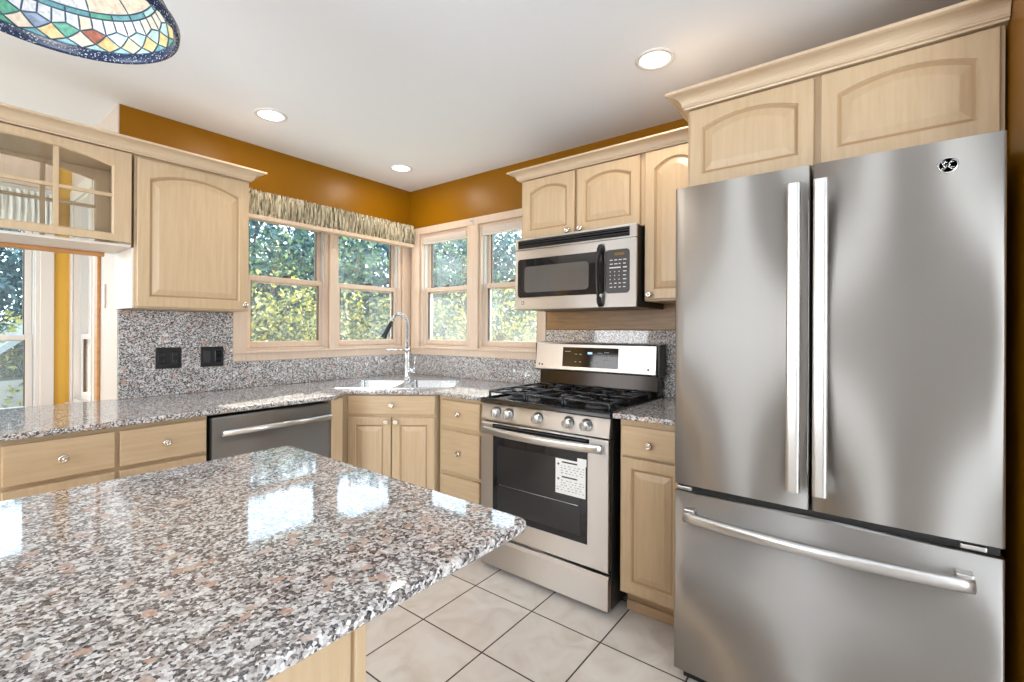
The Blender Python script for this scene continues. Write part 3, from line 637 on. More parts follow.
for u0, u1 in bw: t.part('bowl', bowl(u0, u1, BN0, BN1, 0.17), [SINKM, CHROME])

# spring faucet on the sink deck
fx, fy = dpt(-0.045, SN1 - 0.05)
t = Thing('faucet', 'tall chrome spring pull-down faucet at the back of the sink', 'faucet', (fx, fy, ZC + 0.0035), DROT)
t.part('base', B().lathe([(0.030, 0), (0.030, 0.006), (0.024, 0.012), (0.020, 0.03), (0.019, 0.115), (0.015, 0.12), (0.013, 0.125), (0.013, 0.20)], n=20), CHROME)
arc = [(0, 0, 0.20 + 0.023 * k) for k in range(9)]
HX = -0.135
for k in range(1, 15):
    a = PI * k / 14 * 0.86; R_ = 0.055; arc.append((-R_ + R_ * math.cos(a), -0.02 * k / 14, 0.384 + 0.07 * math.sin(a) * 1.3))
end = Vector(arc[-1]); pts = [Vector(p) for p in arc]
t.part('hose', B().tube(arc, 0.0065, 8), BLACKP)
sp = []; tot = len(pts) - 1; turns = 34; m = turns * 9
for k in range(m + 1):
    f = k / m * tot; i = min(int(f), tot - 1); p = pts[i].lerp(pts[i + 1], f - i); d = (pts[i + 1] - pts[i]).normalized()
    a_ = d.cross(Vector((0, 1, 0))).normalized(); b_ = a_.cross(d); th = 2 * PI * turns * k / m
    sp.append(p + a_ * 0.0125 * math.cos(th) + b_ * 0.0125 * math.sin(th))
t.part('spring', B().tube(sp, 0.0032, 5), CHROME)
hd = Vector((-0.45, -0.1, -0.9)).normalized(); h0 = end
t.part('spray_head', B().tube([h0, h0 + hd * 0.03, h0 + hd * 0.035, h0 + hd * 0.11, h0 + hd * 0.13, h0 + hd * 0.135], [0.012, 0.013, 0.015, 0.017, 0.023, 0.021], 14), BLACKP, label='black spray head')
b = B().tube([(0, 0, 0.215), (-0.05, -0.012, 0.215), (-0.115, -0.03, 0.215)], 0.006, 8); b.lathe([(0.017, -0.012), (0.017, 0.012)], (0, 0, 0.215), 'z', 16); b.lathe([(0.012, -0.008), (0.017, -0.008), (0.017, 0.008), (0.012, 0.008)], (-0.125, -0.033, 0.215), 'z', 16)
t.part('docking_arm', b, CHROME)
b = B().tube([(0.015, 0, 0.065), (0.058, 0, 0.065)], 0.018, 14); b.tube([(0.054, 0, 0.07), (0.058, -0.005, 0.165)], 0.0045, 8)
t.part('lever', b, CHROME)

# wall plates
def wall_plate(label, x0, x1, sw):
    t = Thing('outlet_plate', label, 'outlet', ((x0 + x1) / 2, 3.056, 1.117)); w = (x1 - x0) / 2
    t.part('plate', B().box(-w, w, -0.006, -0.0005, -0.058, 0.058, 0.002), BLACKP)
    for k, c in enumerate((-w / 2, w / 2)):
        if sw and k == 0: t.part('rocker_switch', B().box(c - 0.017, c + 0.017, -0.010, -0.006, -0.034, 0.034, 0.002), DGREY)
        else:
            b = B().box(c - 0.017, c + 0.017, -0.0085, -0.006, -0.034, 0.034, 0.002)
            for zz in (-0.018, 0.018):
                for dx in (-0.006, 0.006): b.box(c + dx - 0.0012, c + dx + 0.0012, -0.0092, -0.0085, zz - 0.005, zz + 0.005, mi=1)
            t.part('socket', b, [BLACKE, DGREY])
wall_plate('black double outlet plate farther from the window on the tall granite backsplash', 0.811, 0.931, False)
wall_plate('black plate with rocker switch and outlet, nearer the window on the granite backsplash', 1.024, 1.144, True)

# ------------------------------------------------------------ island
b = plate_with_hole([(-1.9, 0.520), (0.715, 0.520), (0.730, 0.526), (0.737, 0.541), (0.737, 1.437), (0.731, 1.450), (0.718, 1.456), (-1.9, 1.456)], None, ZC - 0.022, ZC, 0.008)
solo('island_countertop', b, GRANITE, 'large speckled granite slab on top of the kitchen island', 'countertop')
t = Thing('island_cabinet', 'maple island cabinet supporting the large granite slab', 'cabinet', (-0.7, 0.98, 0))
t.part('body', B().box(-1.1, 1.104, -0.385, 0.42, 0.0, 0.886, 0.001), MAPLE)
b = B().box(-1.1, 1.088, -0.391, -0.385, 0.0, 0.886, 0.001); t.part('back_panel', b, MAPLE)
b = B().box(1.092, 1.112, -0.396, -0.36, 0.0, 0.886, 0.003); t.part('corner_post', b, MAPLE)
t.part('support_board', B().box(-1.15, 1.418, -0.44, 0.455, 0.886, 0.8915), WHITEP, label='white edge of the support board')

# ------------------------------------------------------------ range
t = Thing('range', 'stainless gas range with black cooktop between the drawer cabinet and the narrow base cabinet', 'range', (1.93, 1.671, 0), R90)
w = 0.758
t.part('body', B().box(0.003, w - 0.003, 0.0, 0.60, 0.025, 0.886, 0.002), BLACKP)
for xx in (0.05, w - 0.05):
    for yy in (0.05, 0.55): t.part('foot', B().lathe([(0.018, 0), (0.018, 0.026)], (xx, yy, 0), n=12), BLACKP)
t.part('drawer', B().prism([(-0.004, 0.028), (-0.036, 0.028), (-0.038, 0.034), (-0.038, 0.165), (-0.030, 0.183), (-0.004, 0.185)], 0.004, w - 0.004, 'x', 0.002), STEEL_L)
door = t.part('oven_door', B().prism([(-0.002, 0.20), (-0.036, 0.20), (-0.038, 0.206), (-0.038, 0.782), (-0.034, 0.79), (-0.002, 0.79)], 0.004, w - 0.004, 'x', 0.002), STEEL_L)
mesh('door_glass', B().box(0.090, w - 0.108, -0.0415, -0.037, 0.302, 0.722, 0.001), BGLASS, door)
b = B().box(0.122, w - 0.140, -0.0425, -0.0416, 0.335, 0.675, 0.0003)
mesh('inner_window', b, DGLASS, door)
b = B()
for zz in (0.47,):
    b.tube([(0.135, -0.0428, zz), (w - 0.155, -0.0428, zz)], 0.0012, 6)
mesh('rack', b, HANDLE, door)
b = B().box(0.085, w - 0.10, -0.0400, -0.037, 0.726, 0.784, 0.001)
for k in range(4): b.box(0.095, w - 0.112, -0.0425, -0.0400, 0.732 + 0.013 * k, 0.738 + 0.013 * k, 0.001, mi=1)
mesh('vent', b, [BLACKE, DGREY], door)
hp = []
for k in range(21):
    u = k / 20; hp.append((0.025 + u * (w - 0.05), -0.060 - 0.034 * (1 - (2 * u - 1) ** 2), 0.752))
b = B().tube(hp, 0.008, 12, rz=0.021)
b.box(0.026, 0.048, -0.056, -0.036, 0.744, 0.760, 0.003); b.box(w - 0.048, w - 0.026, -0.056, -0.036, 0.744, 0.760, 0.003)
mesh('handle', b, HANDLE, door)
b = B().box(0.482, 0.643, -0.0436, -0.0426, 0.508, 0.672, 0.0002); b.box(0.60, 0.648, -0.0440, -0.0437, 0.655, 0.690, 0.0001)
def dash(bb, x0, x1, z, h, y): bb.box(x0, x1, y - 0.0003, y, z, z + h, mi=1)
rnd = random.Random(3)
for zz in (0.655, 0.585):
    dash(b, 0.517, 0.60, zz, 0.007, -0.0436); dash(b, 0.490, 0.505, zz - 0.010, 0.004, -0.0436); dash(b, 0.4955, 0.4995, zz - 0.016, 0.014, -0.0436)
for rr in range(11):
    z_ = 0.640 - rr * 0.0115
    if abs(z_ - 0.588) < 0.008: continue
    x_ = 0.512 if rr not in (9, 10) else 0.488
    while x_ < 0.632:
        l = rnd.uniform(0.004, 0.014); dash(b, x_, min(x_ + l, 0.636), z_, 0.0022, -0.0436); x_ += l + rnd.uniform(0.006, 0.016)
mesh('paper_label', b, [PAPER, INKD], door, 'white printed paper label on the oven window')
cp = t.part('control_panel', B().prism([(0.0, 0.797), (-0.034, 0.797), (-0.037, 0.803), (-0.022, 0.884), (0.0, 0.886)], 0.002, w - 0.002, 'x', 0.002), STEEL_L)
kprof = [(0.0265, -0.001), (0.0265, -0.008), (0.0235, -0.010), (0.0225, -0.031), (0.0205, -0.033), (0.002, -0.033)]
for xx in (0.106, 0.187, 0.370, 0.545, 0.640):
    b = B().lathe(kprof, (xx, -0.028, 0.845), 'y', 20); b.box(xx - 0.006, xx + 0.006, -0.072, -0.058, 0.824, 0.866, 0.003)
    b.box(xx - 0.001, xx + 0.001, -0.0725, -0.0715, 0.848, 0.863, mi=1)
    mesh('knob', b, [HANDLE, INKD], cp)
for xx in (0.106, 0.187, 0.370, 0.545, 0.640): mesh('knob_bezel', B().lathe([(0.030, 0), (0.030, 0.0012)], (xx, -0.0305, 0.845), 'y', 20), DGREY, cp)
ct = t.part('cooktop', B().prism([(-0.034, 0.888), (-0.040, 0.893), (-0.037, 0.908), (-0.030, 0.915), (-0.018, 0.915), (-0.010, 0.906), (0.515, 0.906), (0.522, 0.915), (0.60, 0.915), (0.60, 0.888)], -0.002, w + 0.002, 'x', 0.001), BLACKE)
for x0, x1 in ((-0.002, 0.012), (w - 0.012, w + 0.002)): mesh('side_rim', B().box(x0, x1, -0.02, 0.52, 0.906, 0.915, 0.003), BLACKE, ct)
for (bx, by, br) in ((0.14, 0.12, 0.046), (0.14, 0.39, 0.036), (0.379, 0.255, 0.05), (w - 0.14, 0.12, 0.05), (w - 0.14, 0.39, 0.034)):
    b = B().lathe([(br * 1.25, 0.906), (br * 1.2, 0.912), (br * 0.85, 0.916), (br * 0.85, 0.922)], (bx, by, 0), n=24, mi=1); b.lathe([(br * 0.95, 0.922), (br, 0.925), (br * 0.95, 0.931), (br * 0.3, 0.933), (0.001, 0.933)], (bx, by, 0), n=24)
    t.part('burner', b, [IRON, DGREY])
for gx0, gx1, cs in ((0.018, 0.262, ((0.14, 0.12), (0.14, 0.39))), (0.267, 0.491, ((0.379, 0.255),)), (0.496, w - 0.018, ((w - 0.14, 0.12), (w - 0.14, 0.39)))):
    b = B(); r = 0.0065; zt = 0.947; y0, y1 = 0.005, 0.505
    def bar(p, q): b.tube([p, q], r, 8)
    loop_ = [(gx0 + 0.006, y0 + 0.006, zt - 0.002), (gx1 - 0.006, y0 + 0.006, zt - 0.002), (gx1 - 0.006, y1 - 0.006, zt - 0.002), (gx0 + 0.006, y1 - 0.006, zt - 0.002)]
    for i in range(4): bar(loop_[i], loop_[(i + 1) % 4])
    ym = (y0 + y1) / 2
    if len(cs) == 2: bar((gx0 + 0.006, ym, zt - 0.002), (gx1 - 0.006, ym, zt - 0.002))
    for cx, cy in cs:
        hx = (gx1 - gx0) / 2; lim = 0.12 if len(cs) == 2 else 0.24
        for dx, dy, L in ((1, 0, hx - 0.006), (-1, 0, hx - 0.006), (0, 1, lim), (0, -1, lim)):
            b.tube([(cx + dx * 0.03, cy + dy * 0.03, zt + 0.001), (cx + dx * L, cy + dy * L, zt + 0.001)], [0.005, 0.0068], 8)
    for px_, py_, _pz in loop_:
        b.tube([(px_, py_, zt), (px_, py_, 0.907)], [0.0065, 0.008], 8)
    t.part('grate', b, IRON)
bg = t.part('backguard', B().prism([(0.535, 0.915), (0.545, 1.03), (0.61, 1.03), (0.61, 0.915)], -0.005, w + 0.005, 'x', 0.002), plain('dark_mirror_steel', (0.030, 0.027, 0.025), 0.14, metal=0.9))
b = B().prism([(0.500, 1.036), (0.497, 1.042), (0.512, 1.196), (0.522, 1.204), (0.60, 1.204), (0.60, 1.036)], -0.012, w + 0.008, 'x', 0.003)
pn = mesh('panel', b, STEEL_P, bg)
for x0, x1 in ((w + 0.008, w + 0.022), (-0.026, -0.012)): mesh('end_cap', B().prism([(0.52, 1.03), (0.520, 1.200), (0.61, 1.207), (0.61, 1.03)], x0, x1, 'x', 0.003), BLACKP, bg)
def tilt(x0, x1, z0, z1, off, bb, mi=0):
    f = lambda z: 0.497 + (z - 1.042) * 0.015 / 0.154
    bb.prism([(f(z0) - off, z0), (f(z0) - off + 0.002, z0), (f(z1) - off + 0.002, z1), (f(z1) - off, z1)], x0, x1, 'x', mi=mi)
b = B(); tilt(0.185, 0.548, 1.062, 1.178, 0.0015, b)
for x0, x1, z in ((0.20, 0.24, 1.150), (0.27, 0.285, 1.135), (0.30, 0.315, 1.135), (0.42, 0.45, 1.145), (0.46, 0.49, 1.150), (0.47, 0.49, 1.13), (0.27, 0.282, 1.09), (0.30, 0.312, 1.09), (0.375, 0.385, 1.09), (0.40, 0.42, 1.09), (0.46, 0.49, 1.105), (0.505, 0.52, 1.13)):
    tilt(x0, x1, z, z + 0.005, 0.0022, b, 1)
tilt(0.355, 0.385, 1.14, 1.152, 0.0022, b, 2)
mesh('display', b, [BGLASS, plain('dim_print', (0.25, 0.25, 0.25), 0.5), BLUED], pn)
for q in ((0.012, 0.020, 1.062, 1.076), (0.032, 0.044, 1.062, 1.072), (w - 0.040, w - 0.028, 1.062, 1.074)):
    b = B(); tilt(*q, 0.001, b); mesh('badge', b, INKD, pn)

# ------------------------------------------------------------ microwave
t = Thing('microwave', 'stainless over-the-range microwave hung under the short wall cabinet', 'microwave', (2.192, 1.656, 1.398), R90)
w, h = 0.746, 0.411
t.part('case', B().box(0.002, w - 0.002, 0.0, 0.365, 0.0, h - 0.002, 0.002), BLACKP)
b = B().box(0, w, -0.018, 0.0, 0.345, h, 0.004); t.part('top_frame', b, STEEL_L)
b = B().box(0.022, w - 0.035, -0.0195, -0.017, 0.352, 0.400, 0.001)
for k in range(3): b.prism([(-0.0195, 0.356 + 0.0145 * k), (-0.028, 0.360 + 0.0145 * k), (-0.0195, 0.366 + 0.0145 * k)], 0.026, w - 0.039, 'x', mi=1)
t.part('vent_grille', b, [BLACKP, BLACKE])
fr = t.part('front', B().box(0, w, -0.018, 0.0, 0.0, 0.342, 0.004), STEEL_L)
def rrect(x0, x1, z0, z1, r, n=5):
    p = []
    for cx, cz, a0 in ((x1 - r, z0 + r, -90), (x1 - r, z1 - r, 0), (x0 + r, z1 - r, 90), (x0 + r, z0 + r, 180)):
        for k in range(n + 1):
            a = math.radians(a0 + 90 * k / n); p.append((cx + r * math.cos(a), cz + r * math.sin(a)))
    return p
dg = mesh('door_window', B().prism(rrect(0.022, 0.575, 0.070, 0.290, 0.018), -0.0205, -0.0175, 'y'), BGLASS, fr)
mesh('mesh_screen', B().prism(rrect(0.070, 0.485, 0.098, 0.246, 0.02), -0.0212, -0.0206, 'y'), MGLASS, fr)
b = B().prism(rrect(0.580, w - 0.035, 0.070, 0.290, 0.018), -0.0205, -0.0175, 'y')
rnd = random.Random(5)
for rr in range(8):
    z_ = 0.235 - rr * 0.0195
    if rr == 2:
        b.box(0.604, 0.665, -0.0210, -0.0205, z_, z_ + 0.006, mi=1); b.box(0.678, 0.698, -0.0210, -0.0205, z_, z_ + 0.006, mi=1); continue
    for cc in range(4):
        x_ = 0.606 + cc * 0.024; l = 0.005 if 2 < rr < 6 and cc < 3 else rnd.uniform(0.010, 0.018)
        b.box(x_, x_ + l, -0.0210, -0.0205, z_, z_ + 0.0045, mi=1)
kp = mesh('keypad', b, [KEYPAD, INK], fr)
mesh('display', B().box(0.632, 0.684, -0.0212, -0.0206, 0.260, 0.274), AMBER, fr)
hp = []
for k in range(17):
    u = k / 16; hp.append((0.556, -0.022 - 0.040 * math.sin(PI * u) ** 0.6, 0.008 + 0.312 * u))
b = B().tube(hp, [0.013 if 1 < k < 15 else 0.015 for k in range(17)], 12, rz=0.008)
mesh('handle', b, BLACKP, fr)
b = B().box(0.048, 0.066, -0.0188, -0.0178, 0.030, 0.048, 0.0004); b.box(0.051, 0.063, -0.0192, -0.0188, 0.034, 0.044, mi=1); mesh('badge', b, [INKD, INK], fr)

# ------------------------------------------------------------ refrigerator
t = Thing('refrigerator', 'stainless french-door refrigerator with bottom freezer drawer', 'refrigerator', (1.79, 0.567, 0), R90)
w = 0.842
t.part('body', B().box(0.004, w - 0.004, 0.0, 0.74, 0.03, 1.775, 0.004), DGREY)
t.part('base_grille', B().box(0.02, w - 0.02, -0.03, 0.10, 0.0, 0.05, 0.003), BLACKP)
def bulge(x): u = (x - w / 2) / (w / 2); return -0.080 - 0.005 * (1 - u * u)
def panel(x0, x1, z0, z1, n=14):
    pts = [(x1, -0.008), (x0, -0.008), (x0, bulge(x0) + 0.006), (x0 + 0.003, bulge(x0 + 0.003) + 0.0015)]
    for k in range(n + 1):
        x = x0 + 0.007 + (x1 - x0 - 0.014) * k / n; pts.append((x, bulge(x)))
    pts += [(x1 - 0.003, bulge(x1 - 0.003) + 0.0015), (x1, bulge(x1) + 0.006)]
    b = B(); b.prism(pts, z0, z1, 'z', smooth=False)
    for f in b.bm.faces:
        if abs(f.normal.z) < 0.5: f.smooth = f.calc_center_median().y < -0.07
    return b
def vhandle(x, z0, z1):
    yb = bulge(x) ; b = B()
    L = [(x, yb + 0.004, z0 + 0.02), (x, yb - 0.024, z0 + 0.014), (x, yb - 0.034, z0 + 0.03)]
    b.prism(rrect(x - 0.019, x + 0.019, yb - 0.055, yb - 0.033, 0.009), z0, z1, 'z', 0.003)
    for zz in (z0 + 0.03, z1 - 0.03): b.box(x - 0.012, x + 0.012, yb - 0.036, yb + 0.004, zz - 0.025, zz + 0.025, 0.003)
    return b
d1 = t.part('door', panel(0.0, 0.4175, 0.726, 1.797), STEEL)
mesh('handle', vhandle(0.378, 0.785, 1.737), HANDLE, d1)
d2 = t.part('door', panel(0.4235, w, 0.726, 1.797), STEEL)
mesh('handle', vhandle(0.4475, 0.785, 1.737), HANDLE, d2)
fd = t.part('freezer_drawer', panel(0.0, w, 0.054, 0.697, 24), STEEL)
hp = []
for k in range(25):
    u = k / 24; x = 0.045 + (w - 0.105) * u; hp.append((x, bulge(x) - 0.028 - 0.030 * (1 - (2 * u - 1) ** 2), 0.622))
b = B().tube(hp, 0.012, 14, rz=0.019)
for x in (0.062, w - 0.078): b.box(x - 0.018, x + 0.018, bulge(x) - 0.030, bulge(x) + 0.004, 0.605, 0.650, 0.004)
mesh('handle', b, HANDLE, fd)
for x in (0.030, w - 0.062): t.part('hinge', B().box(x - 0.022, x + 0.03, -0.072, -0.01, 0.703, 0.716, 0.003), HANDLE)
t.part('gasket', B().box(0.006, w - 0.006, -0.055, -0.002, 0.697, 0.726), BLACKP)
# round monogram badge
bx, bz = 0.730, 1.729; by = bulge(bx) - 0.0005
b = B().lathe([(0.0215, 0.002), (0.0215, -0.002), (0.0185, -0.003)], (bx, by, bz), 'y', 28, mi=1, caps=False); b.lathe([(0.018, -0.0025), (0.001, -0.0025)], (bx, by, bz), 'y', 28, mi=0)
badge = mesh('badge', b, [BLACKP, CHROME], d2, 'round black and chrome badge')
def script(bb, pts, r=0.0012):
    bb.tube([(bx + x * 0.001, by - 0.004, bz + z * 0.001) for x, z in pts], r, 6)
b = B()
def arcp(cx, cz, rx, rz_, a0, a1, n=12): return [(cx + rx * math.cos(math.radians(a0 + (a1 - a0) * k / n)), cz + rz_ * math.sin(math.radians(a0 + (a1 - a0) * k / n))) for k in range(n + 1)]
script(b, arcp(-4.5, 1.5, 4.5, 6.5, 60, 300) + [(-1.5, 0.5), (-5, 0)])            # G
script(b, arcp(5, 3.3, 3.6, 3.6, 50, 270) + arcp(5, -3.6, 4.2, 3.4, 90, 310))      # E
for k in range(4): script(b, arcp(13.2 * math.cos(PI / 4 + k * PI / 2), 13.2 * math.sin(PI / 4 + k * PI / 2), 4.5, 2.6, 0, 300, 10), 0.0009)
mesh('monogram', b, CHROME, badge)

# ------------------------------------------------------------ dishwasher
t = Thing('dishwasher', 'stainless dishwasher built in under the counter beside the sink cabinet', 'dishwasher', (0.828, 2.385, 0))
w = 0.596
t.part('body', B().box(0.004, w - 0.004, 0.0, 0.57, 0.02, 0.872, 0.002), BLACKP)
d = t.part('door', B().prism([(-0.002, 0.105), (-0.024, 0.105), (-0.026, 0.111), (-0.026, 0.868), (-0.020, 0.874), (-0.002, 0.874)], 0.010, w - 0.004, 'x', 0.002), STEEL_D)
hp = [(0.042, -0.058, 0.802), (w - 0.016, -0.058, 0.802)]
b = B().tube(hp, 0.011, 12, rz=0.014); b.box(0.052, 0.078, -0.058, -0.025, 0.793, 0.811, 0.003); b.box(w - 0.056, w - 0.030, -0.058, -0.025, 0.793, 0.811, 0.003)
mesh('handle', b, HANDLE, d)
mesh('side_edge', B().box(0.003, 0.010, -0.025, -0.002, 0.105, 0.872, 0.001), BLACKP, d)
t.part('toe_kick', B().box(0.01, w - 0.01, 0.05, 0.08, 0.0, 0.10), BLACKP)

# ------------------------------------------------------------ textiles at the windows
def ruffle(x0, x1, y, z0, z1, seed, n=420, amp=0.018, rows=14, hem=True):
    rr = random.Random(seed); b = B(); vs = []
    ph = [rr.uniform(0, 6.28) for _ in range(6)]
    for j in range(rows):
        v = j / (rows - 1); z = z0 + (z1 - z0) * v; row = []
        for i in range(n):
            u = i / (n - 1); x = x0 + (x1 - x0) * u; s = x * 2 * PI
            a = math.sin(s * 34 + ph[0] + 0.9 * math.sin(s * 3.1 + ph[1])) + 0.4 * math.sin(s * 53 + ph[2] + v * 2.0) + 0.35 * math.sin(s * 67 + ph[3] - v * 3)
            body = 0.75 + 0.5 * math.sin(PI * v)
            dz = 0.0035 * math.sin(s * 31 + ph[4]) * (1 if v in (0, 1) else 0.6) + 0.002 * math.sin(s * 57 + ph[5])
            row.append(b.bm.verts.new((x, y - amp * (0.55 * a * body + 0.9 * math.sin(PI * min(1, v * 1.1)) * 0.8), z + dz)))
        vs.append(row)
    for j in range(rows - 1):
        for i in range(n - 1):
            f = b.bm.faces.new((vs[j][i], vs[j][i + 1], vs[j + 1][i + 1], vs[j + 1][i])); f.smooth = True
    return b
t = Thing('valance', 'gathered cream and olive valance above the windows over the dishwasher', 'valance', (0, 0, 0))
t.part('fabric', ruffle(1.215, 2.555, 3.008, 1.984, 2.138, 2, 700, 0.024), FABRIC)
t.part('rod', B().tube([(1.215, 3.03, 2.118), (2.555, 3.03, 2.118)], 0.011, 10), WHITEP)
t.part('board', B().box(1.215, 2.552, 2.985, 3.054, 1.956, 1.982, 0.003), TRIMW, label='wooden board under the gathered cloth')
def pleated(label, y0, wd):
    t = Thing('pleated_shade', label, 'window shade', (WX, y0, 1.985), R90)
    t.part('head_rail', B().box(0, wd, 0.002, 0.030, 0.046, 0.070, 0.002), TRIMW)
    b = B(); n = 9; prof = []
    for k in range(n + 1): prof.append((0.002 + (0.0 if k % 2 else -0.010), 0.046 - 0.040 * k / n))
    prof += [(0.03 - (0.0 if (n - k) % 2 == 0 else -0.004), 0.046 - 0.040 * (n - k) / n) for k in range(n + 1)]
    b.prism(prof, 0.004, wd - 0.004, 'x'); t.part('pleats', b, SHADEF)
    t.part('bottom_rail', B().box(0.002, wd - 0.002, 0.002, 0.028, -0.006, 0.006, 0.002), WHITEP)
pleated('raised pleated shade at the top of the window nearest the room corner', 2.928, 0.50)
pleated('raised pleated shade at the top of the window partly hidden by the microwave', 2.278, 0.506)
for yy, lb in ((3.012, 'small grey curtain bracket on the casing at the room corner'), (2.353, 'small grey curtain bracket on the casing between the shaded windows')):
    b = B().box(WX - 0.030, WX - 0.0225, yy - 0.014, yy + 0.014, 2.072, 2.104, 0.003); b.tube([(WX - 0.03, yy, 2.088), (WX - 0.05, yy, 2.090)], 0.006, 8)
    solo('curtain_bracket', b, plain('bracket_grey', (0.55, 0.54, 0.52), 0.4), lb, 'bracket')
t = Thing('valance', 'pale gathered valance on the breakfast-nook window beyond the glass-door cabinet', 'valance', (0, 0, 0))
t.part('fabric', ruffle(-0.70, 0.575, 4.135, 1.93, 2.13, 9, 300, 0.02), FABRICW)
t.part('rod', B().tube([(-0.70, 4.15, 2.115), (0.575, 4.15, 2.115)], 0.011, 10), WHITEP)

# ------------------------------------------------------------ ceiling lights and stained-glass lamp
for x, y, lb in ((1.942, 0.734, 'recessed ceiling light nearest the refrigerator'), (1.195, 2.58, 'recessed ceiling light above the dishwasher counter'), (2.154, 2.676, 'recessed ceiling light above the corner sink')):
    t = Thing('recessed_light', lb, 'ceiling light', (x, y, CH))
    t.part('trim_ring', B().lathe([(0.082, -0.0005), (0.082, -0.004), (0.076, -0.006), (0.064, -0.005), (0.064, -0.0005)], n=36, caps=False), RINGW)
    t.part('lens', B().lathe([(0.064, -0.001), (0.060, -0.0045), (0.03, -0.007), (0.001, -0.008)], n=36), LENS)
    lamp('recessed_lamp', 'AREA', (x, y, CH - 0.012), (0, 0, -1), 4.0, (1.0, 0.90, 0.77), shape='DISK', size=0.12)

t = Thing('pendant_lamp', 'stained-glass dome lamp hanging over the island', 'pendant lamp', (0.2074, 1.5688, 2.080))
PR = [(0.243, 0.004), (0.236, 0.020), (0.222, 0.048), (0.205, 0.076), (0.190, 0.094), (0.155, 0.122), (0.115, 0.144), (0.075, 0.160), (0.042, 0.170)]
NS = 24; glassb = B(); lead = B()
def pp(r, a, h): return Vector((r * math.cos(a), r * math.sin(a), h))
def prof(v):
    v = max(0, min(len(PR) - 1.001, v)); i = int(v); f = v - i
    return PR[i][0] + (PR[i + 1][0] - PR[i][0]) * f, PR[i][1] + (PR[i + 1][1] - PR[i][1]) * f
def piece(poly, mi):
    pts = []
    for k in range(len(poly)):
        (u0, v0), (u1, v1) = poly[k], poly[(k + 1) % len(poly)]
        for q in range(4):
            u, v = u0 + (u1 - u0) * q / 4, v0 + (v1 - v0) * q / 4; r, h = prof(v); pts.append(pp(r, u * 2 * PI / NS, h))
    c = sum(pts, Vector()) / len(pts); cv = glassb.bm.verts.new(c + Vector((c.x, c.y, 0)).normalized() * 0.001); ring = [glassb.bm.verts.new(p) for p in pts]
    for k in range(len(ring)):
        f = glassb.bm.faces.new((ring[k], ring[(k + 1) % len(ring)], cv)); f.material_index = mi; f.smooth = True
    lead.tube([p for p in pts], 0.0021, 5, closed=True)
rnd = random.Random(11)
for k in range(NS):
    o = k
    # lower row: amber diamonds with aqua and green corner pieces
    piece([(o + 0.5, 0.0), (o + 1.0, 0.9), (o + 0.5, 1.8), (o + 0.0, 0.9)], rnd.choice((2, 2, 1, 2)))
    piece([(o + 0.5, 0.0), (o + 1.5, 0.0), (o + 1.0, 0.9)], rnd.choice((4, 3, 4, 7)))
    piece([(o + 0.5, 1.8), (o + 1.0, 0.9), (o + 1.5, 1.8), (o + 1.0, 2.15)], rnd.choice((3, 6, 5, 4, 3)))
    # scale rows of white and cream
    piece([(o + 0.5, 1.8), (o + 1.0, 2.15), (o + 1.0, 3.0), (o + 0.5, 3.0)], rnd.choice((0, 0, 1)))
    piece([(o + 0.0, 2.15), (o + 0.5, 1.8), (o + 0.5, 3.0), (o + 0.0, 3.0)], rnd.choice((0, 1, 0, 2)))
    piece([(o, 3.0), (o + 1, 3.0), (o + 1, 3.6), (o, 3.6)], rnd.choice((7, 4, 7, 3)))
    if k % 2 == 0:
        piece([(o, 3.6), (o + 2, 3.6), (o + 2, 5.6), (o, 5.6)], rnd.choice((0, 0, 1)))
        piece([(o, 5.6), (o + 2, 5.6), (o + 2, 8.0), (o, 8.0)], rnd.choice((0, 4, 1)))
t.part('glass_dome', glassb, TG, recalc=False)
t.part('lead_lines', lead, LEAD)
t.part('rim', B().lathe([(0.244, 0.006), (0.250, 0.004), (0.254, -0.004), (0.252, -0.020), (0.246, -0.024), (0.242, -0.018), (0.241, 0.002)], n=60, caps=False), TRIM_B)
b = B().lathe([(0.044, 0.166), (0.044, 0.176), (0.03, 0.185), (0.012, 0.195), (0.008, 0.20), (0.008, 0.36), (0.055, 0.362), (0.06, 0.371)], n=24)
t.part('stem', b, LATCH)
t.part('bulb', B().lathe([(0.010, 0.165), (0.014, 0.15), (0.028, 0.12), (0.032, 0.10), (0.026, 0.078), (0.012, 0.066), (0.001, 0.064)], n=20), LENS)
lamp('pendant_glow', 'POINT', (0.2074, 1.5688, 2.080 + 0.045), (0, 0, -1), 0.7, (1.0, 0.94, 0.86), shadow_soft_size=0.03)

